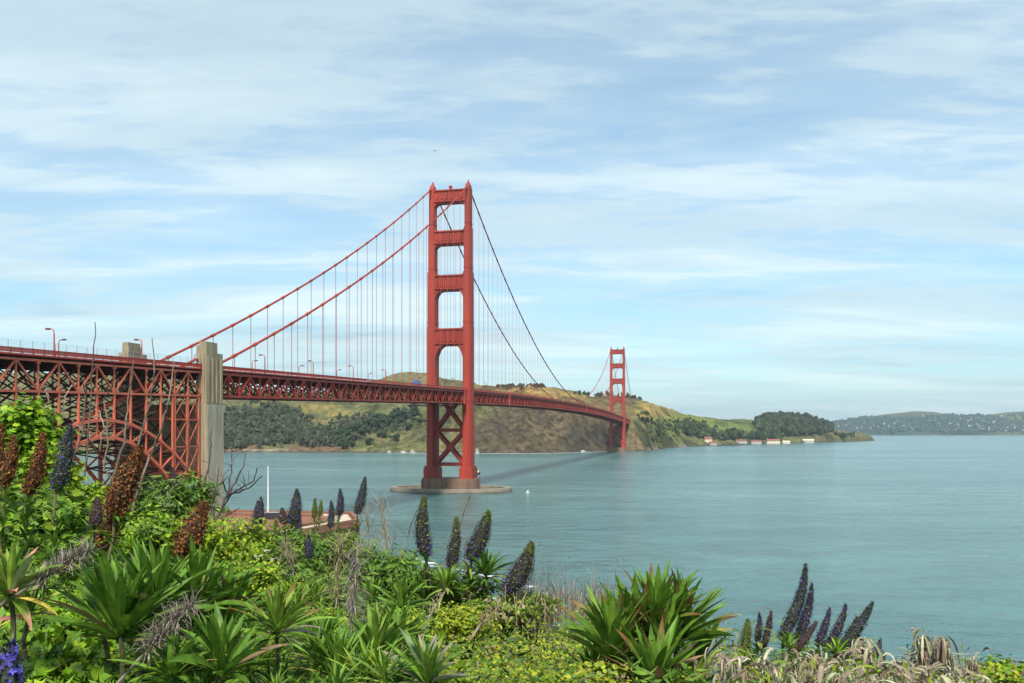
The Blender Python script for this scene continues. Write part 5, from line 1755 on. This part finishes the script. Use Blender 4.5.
TW = (.20, .16, .115)
bare([([(108, 505), (112, 484), (125, 437), (128, 400), (134, 360)], 2.0, .7), ([(130, 515), (136, 498), (150, 455), (162, 428), (168, 402), (174, 362)], 1.8, .6),
      ([(118, 500), (139, 444), (150, 403), (155, 370), (152, 338)], 1.5, .45)], 6.6, 'leaning pair of grey bare stems in front of the steel arch', TW)
bare([([(84, 480), (88, 440), (92, 380), (95, 322)], 1.2, .4), ([(70, 470), (82, 430), (86, 395), (80, 372)], 1.0, .4), ([(104, 470), (108, 430), (104, 400), (118, 372)], 1.0, .4)], 7.2, 'thinnest tall bare stems rising above the railing at left', (.17, .14, .11))
bare([([(52, 455), (60, 425), (64, 400), (72, 385)], 1.0, .4), ([(40, 440), (52, 412), (46, 392)], .9, .4), ([(96, 452), (84, 430), (70, 418)], 1.0, .4), ([(100, 450), (104, 425), (98, 410)], .9, .4)], 7.6, 'pale tangled twigs over the bright bush at the left edge', (.32, .27, .21))
bare([([(200, 566), (210, 535), (226, 497), (243, 468), (246, 452)], 1.6, .5), ([(215, 520), (232, 494), (250, 488), (262, 476)], 1.3, .5), ([(228, 495), (238, 490), (254, 480), (257, 468)], 1.2, .4), ([(226, 497), (231, 475), (232, 452)], 1.1, .4),
      ([(205, 532), (226, 516), (240, 508)], 1.0, .4), ([(228, 496), (222, 480), (232, 462), (241, 450)], .9, .35)], 7.5, 'dark branching bare twigs against the water right of the pylon', (.13, .105, .09))
bare([([(196, 530), (203, 490), (210, 455), (212, 428)], 1.1, .35), ([(212, 545), (214, 500), (219, 468)], 1.0, .35), ([(180, 520), (187, 480), (190, 450)], .9, .35)], 8.0, 'straight dark bare stems crossing the pale concrete pylon', (.12, .10, .08))
bare([([(470, 640), (462, 600), (476, 575), (489, 560)], 1.1, .6), ([(462, 605), (480, 590), (500, 580)], 1.0, .5), ([(440, 612), (430, 585), (426, 556)], 1.1, .6), ([(448, 612), (450, 585), (452, 566)], 1.0, .6)], 5.02, 'crooked dark stems under the leaning spikes before the surf', (.10, .075, .06))
bare([([(436, 590), (446, 560), (462, 520), (470, 495)], .55, .3), ([(455, 600), (470, 555), (484, 512)], .6, .3), ([(400, 560), (408, 535), (417, 510)], .5, .3)], 5.2, 'thin brown bare rods slanting between the green tipped spikes', (.20, .14, .10))

# --- dry grass stems
n = 330
px = np.concatenate([rng.uniform(522, 620, 230), rng.uniform(600, 745, 70), rng.uniform(498, 530, 30)])
Y = rng.uniform(5.0, 6.6, n); py = np.interp(px, BX, BS) + 12
P = np.stack([at(a, b, c) for a, b, c in zip(px, py, Y)])
H = np.concatenate([rng.uniform(30, 80, 230) * rng.uniform(.5, 1.05, 230), rng.uniform(20, 56, 70), rng.uniform(30, 60, 30)]) * Y / F
mb = MB(); mb.blades(P, rng.random(n) * 6.28, rng.normal(1.5, .07, n), H, .0042, rng.normal(0, .12, n), pick(C_DRY, n, .3), segs=5, fold=.2, shape='grass')
k = 700; j = rng.integers(0, n, k); t = rng.random(k)
mb.blades(P[j] + np.stack([rng.normal(0, .03, k), rng.normal(0, .03, k), t * H[j] * .95], -1), rng.random(k) * 6.28, rng.uniform(.5, 1.4, k), rng.uniform(.02, .05, k), .005, .6, pick(C_DRY + [(.30, .22, .14)], k, .3), segs=3)
k = 650; pxx = rng.uniform(500, 760, k); Yk = rng.uniform(4.4, 6.2, k); pk = np.interp(pxx, BX, BS) + rng.uniform(-8, 26, k)
B = np.stack([at(a, b, c) for a, b, c in zip(pxx, pk, Yk)])
mb.blades(B, rng.random(k) * 6.28, rng.uniform(.7, 1.5, k), rng.uniform(.06, .18, k), .006, .5, pick(C_DRY + [(.16, .15, .05)], k, .3), segs=4)
tag(mb.build('dry_grass', M['dry']), 'upright brown dry grass stems along the crest before the water', 'dry grass', kind='stuff')

# --- small white flowers
for i, (px, py) in enumerate(((258, 556), (266, 551), (273, 559), (270, 568), (285, 571), (290, 575))):
    p = at(px, py, 5.2); root = empty('white_flower', tuple(p)); tag(root, 'small white flower head in the green below the violet spikes', 'flower', 'small white flowers')
    mb = MB(); n = 14; q = rng.normal(0, .014, (n, 3)) * (1, 1, .4)
    mb.cards(q, rng.normal(0, .4, (n, 3)) + (0, -.5, 1), rng.normal(0, 1, (n, 3)), .0095, STAR, (.62, .64, .52), .2); mb.build('petals', M['spike'], root)
    stem_tube((0, 0, -.12), (0, 0, 0), .003, .003, (.10, .16, .04)).build('stem', M['dry'], root)

# ------------------------------------------------------------------ haze over the strait
mb = MB(); mb.box((-26000, -3000, -5), (26000, 26000, 560))
hz = mb.build('haze', bpy.data.materials.new('haze'), color=False); hz['kind'] = 'stuff'
hm = hz.data.materials[0]; hm.use_nodes = True
hm.node_tree.nodes.clear()
ho = hm.node_tree.nodes.new('ShaderNodeOutputMaterial'); hv = hm.node_tree.nodes.new('ShaderNodeVolumePrincipled')
hv.inputs['Color'].default_value = (.72, .86, 1, 1); hv.inputs['Density'].default_value = 3.3e-5; hv.inputs['Anisotropy'].default_value = .2
hm.node_tree.links.new(hv.outputs[0], ho.inputs['Volume'])
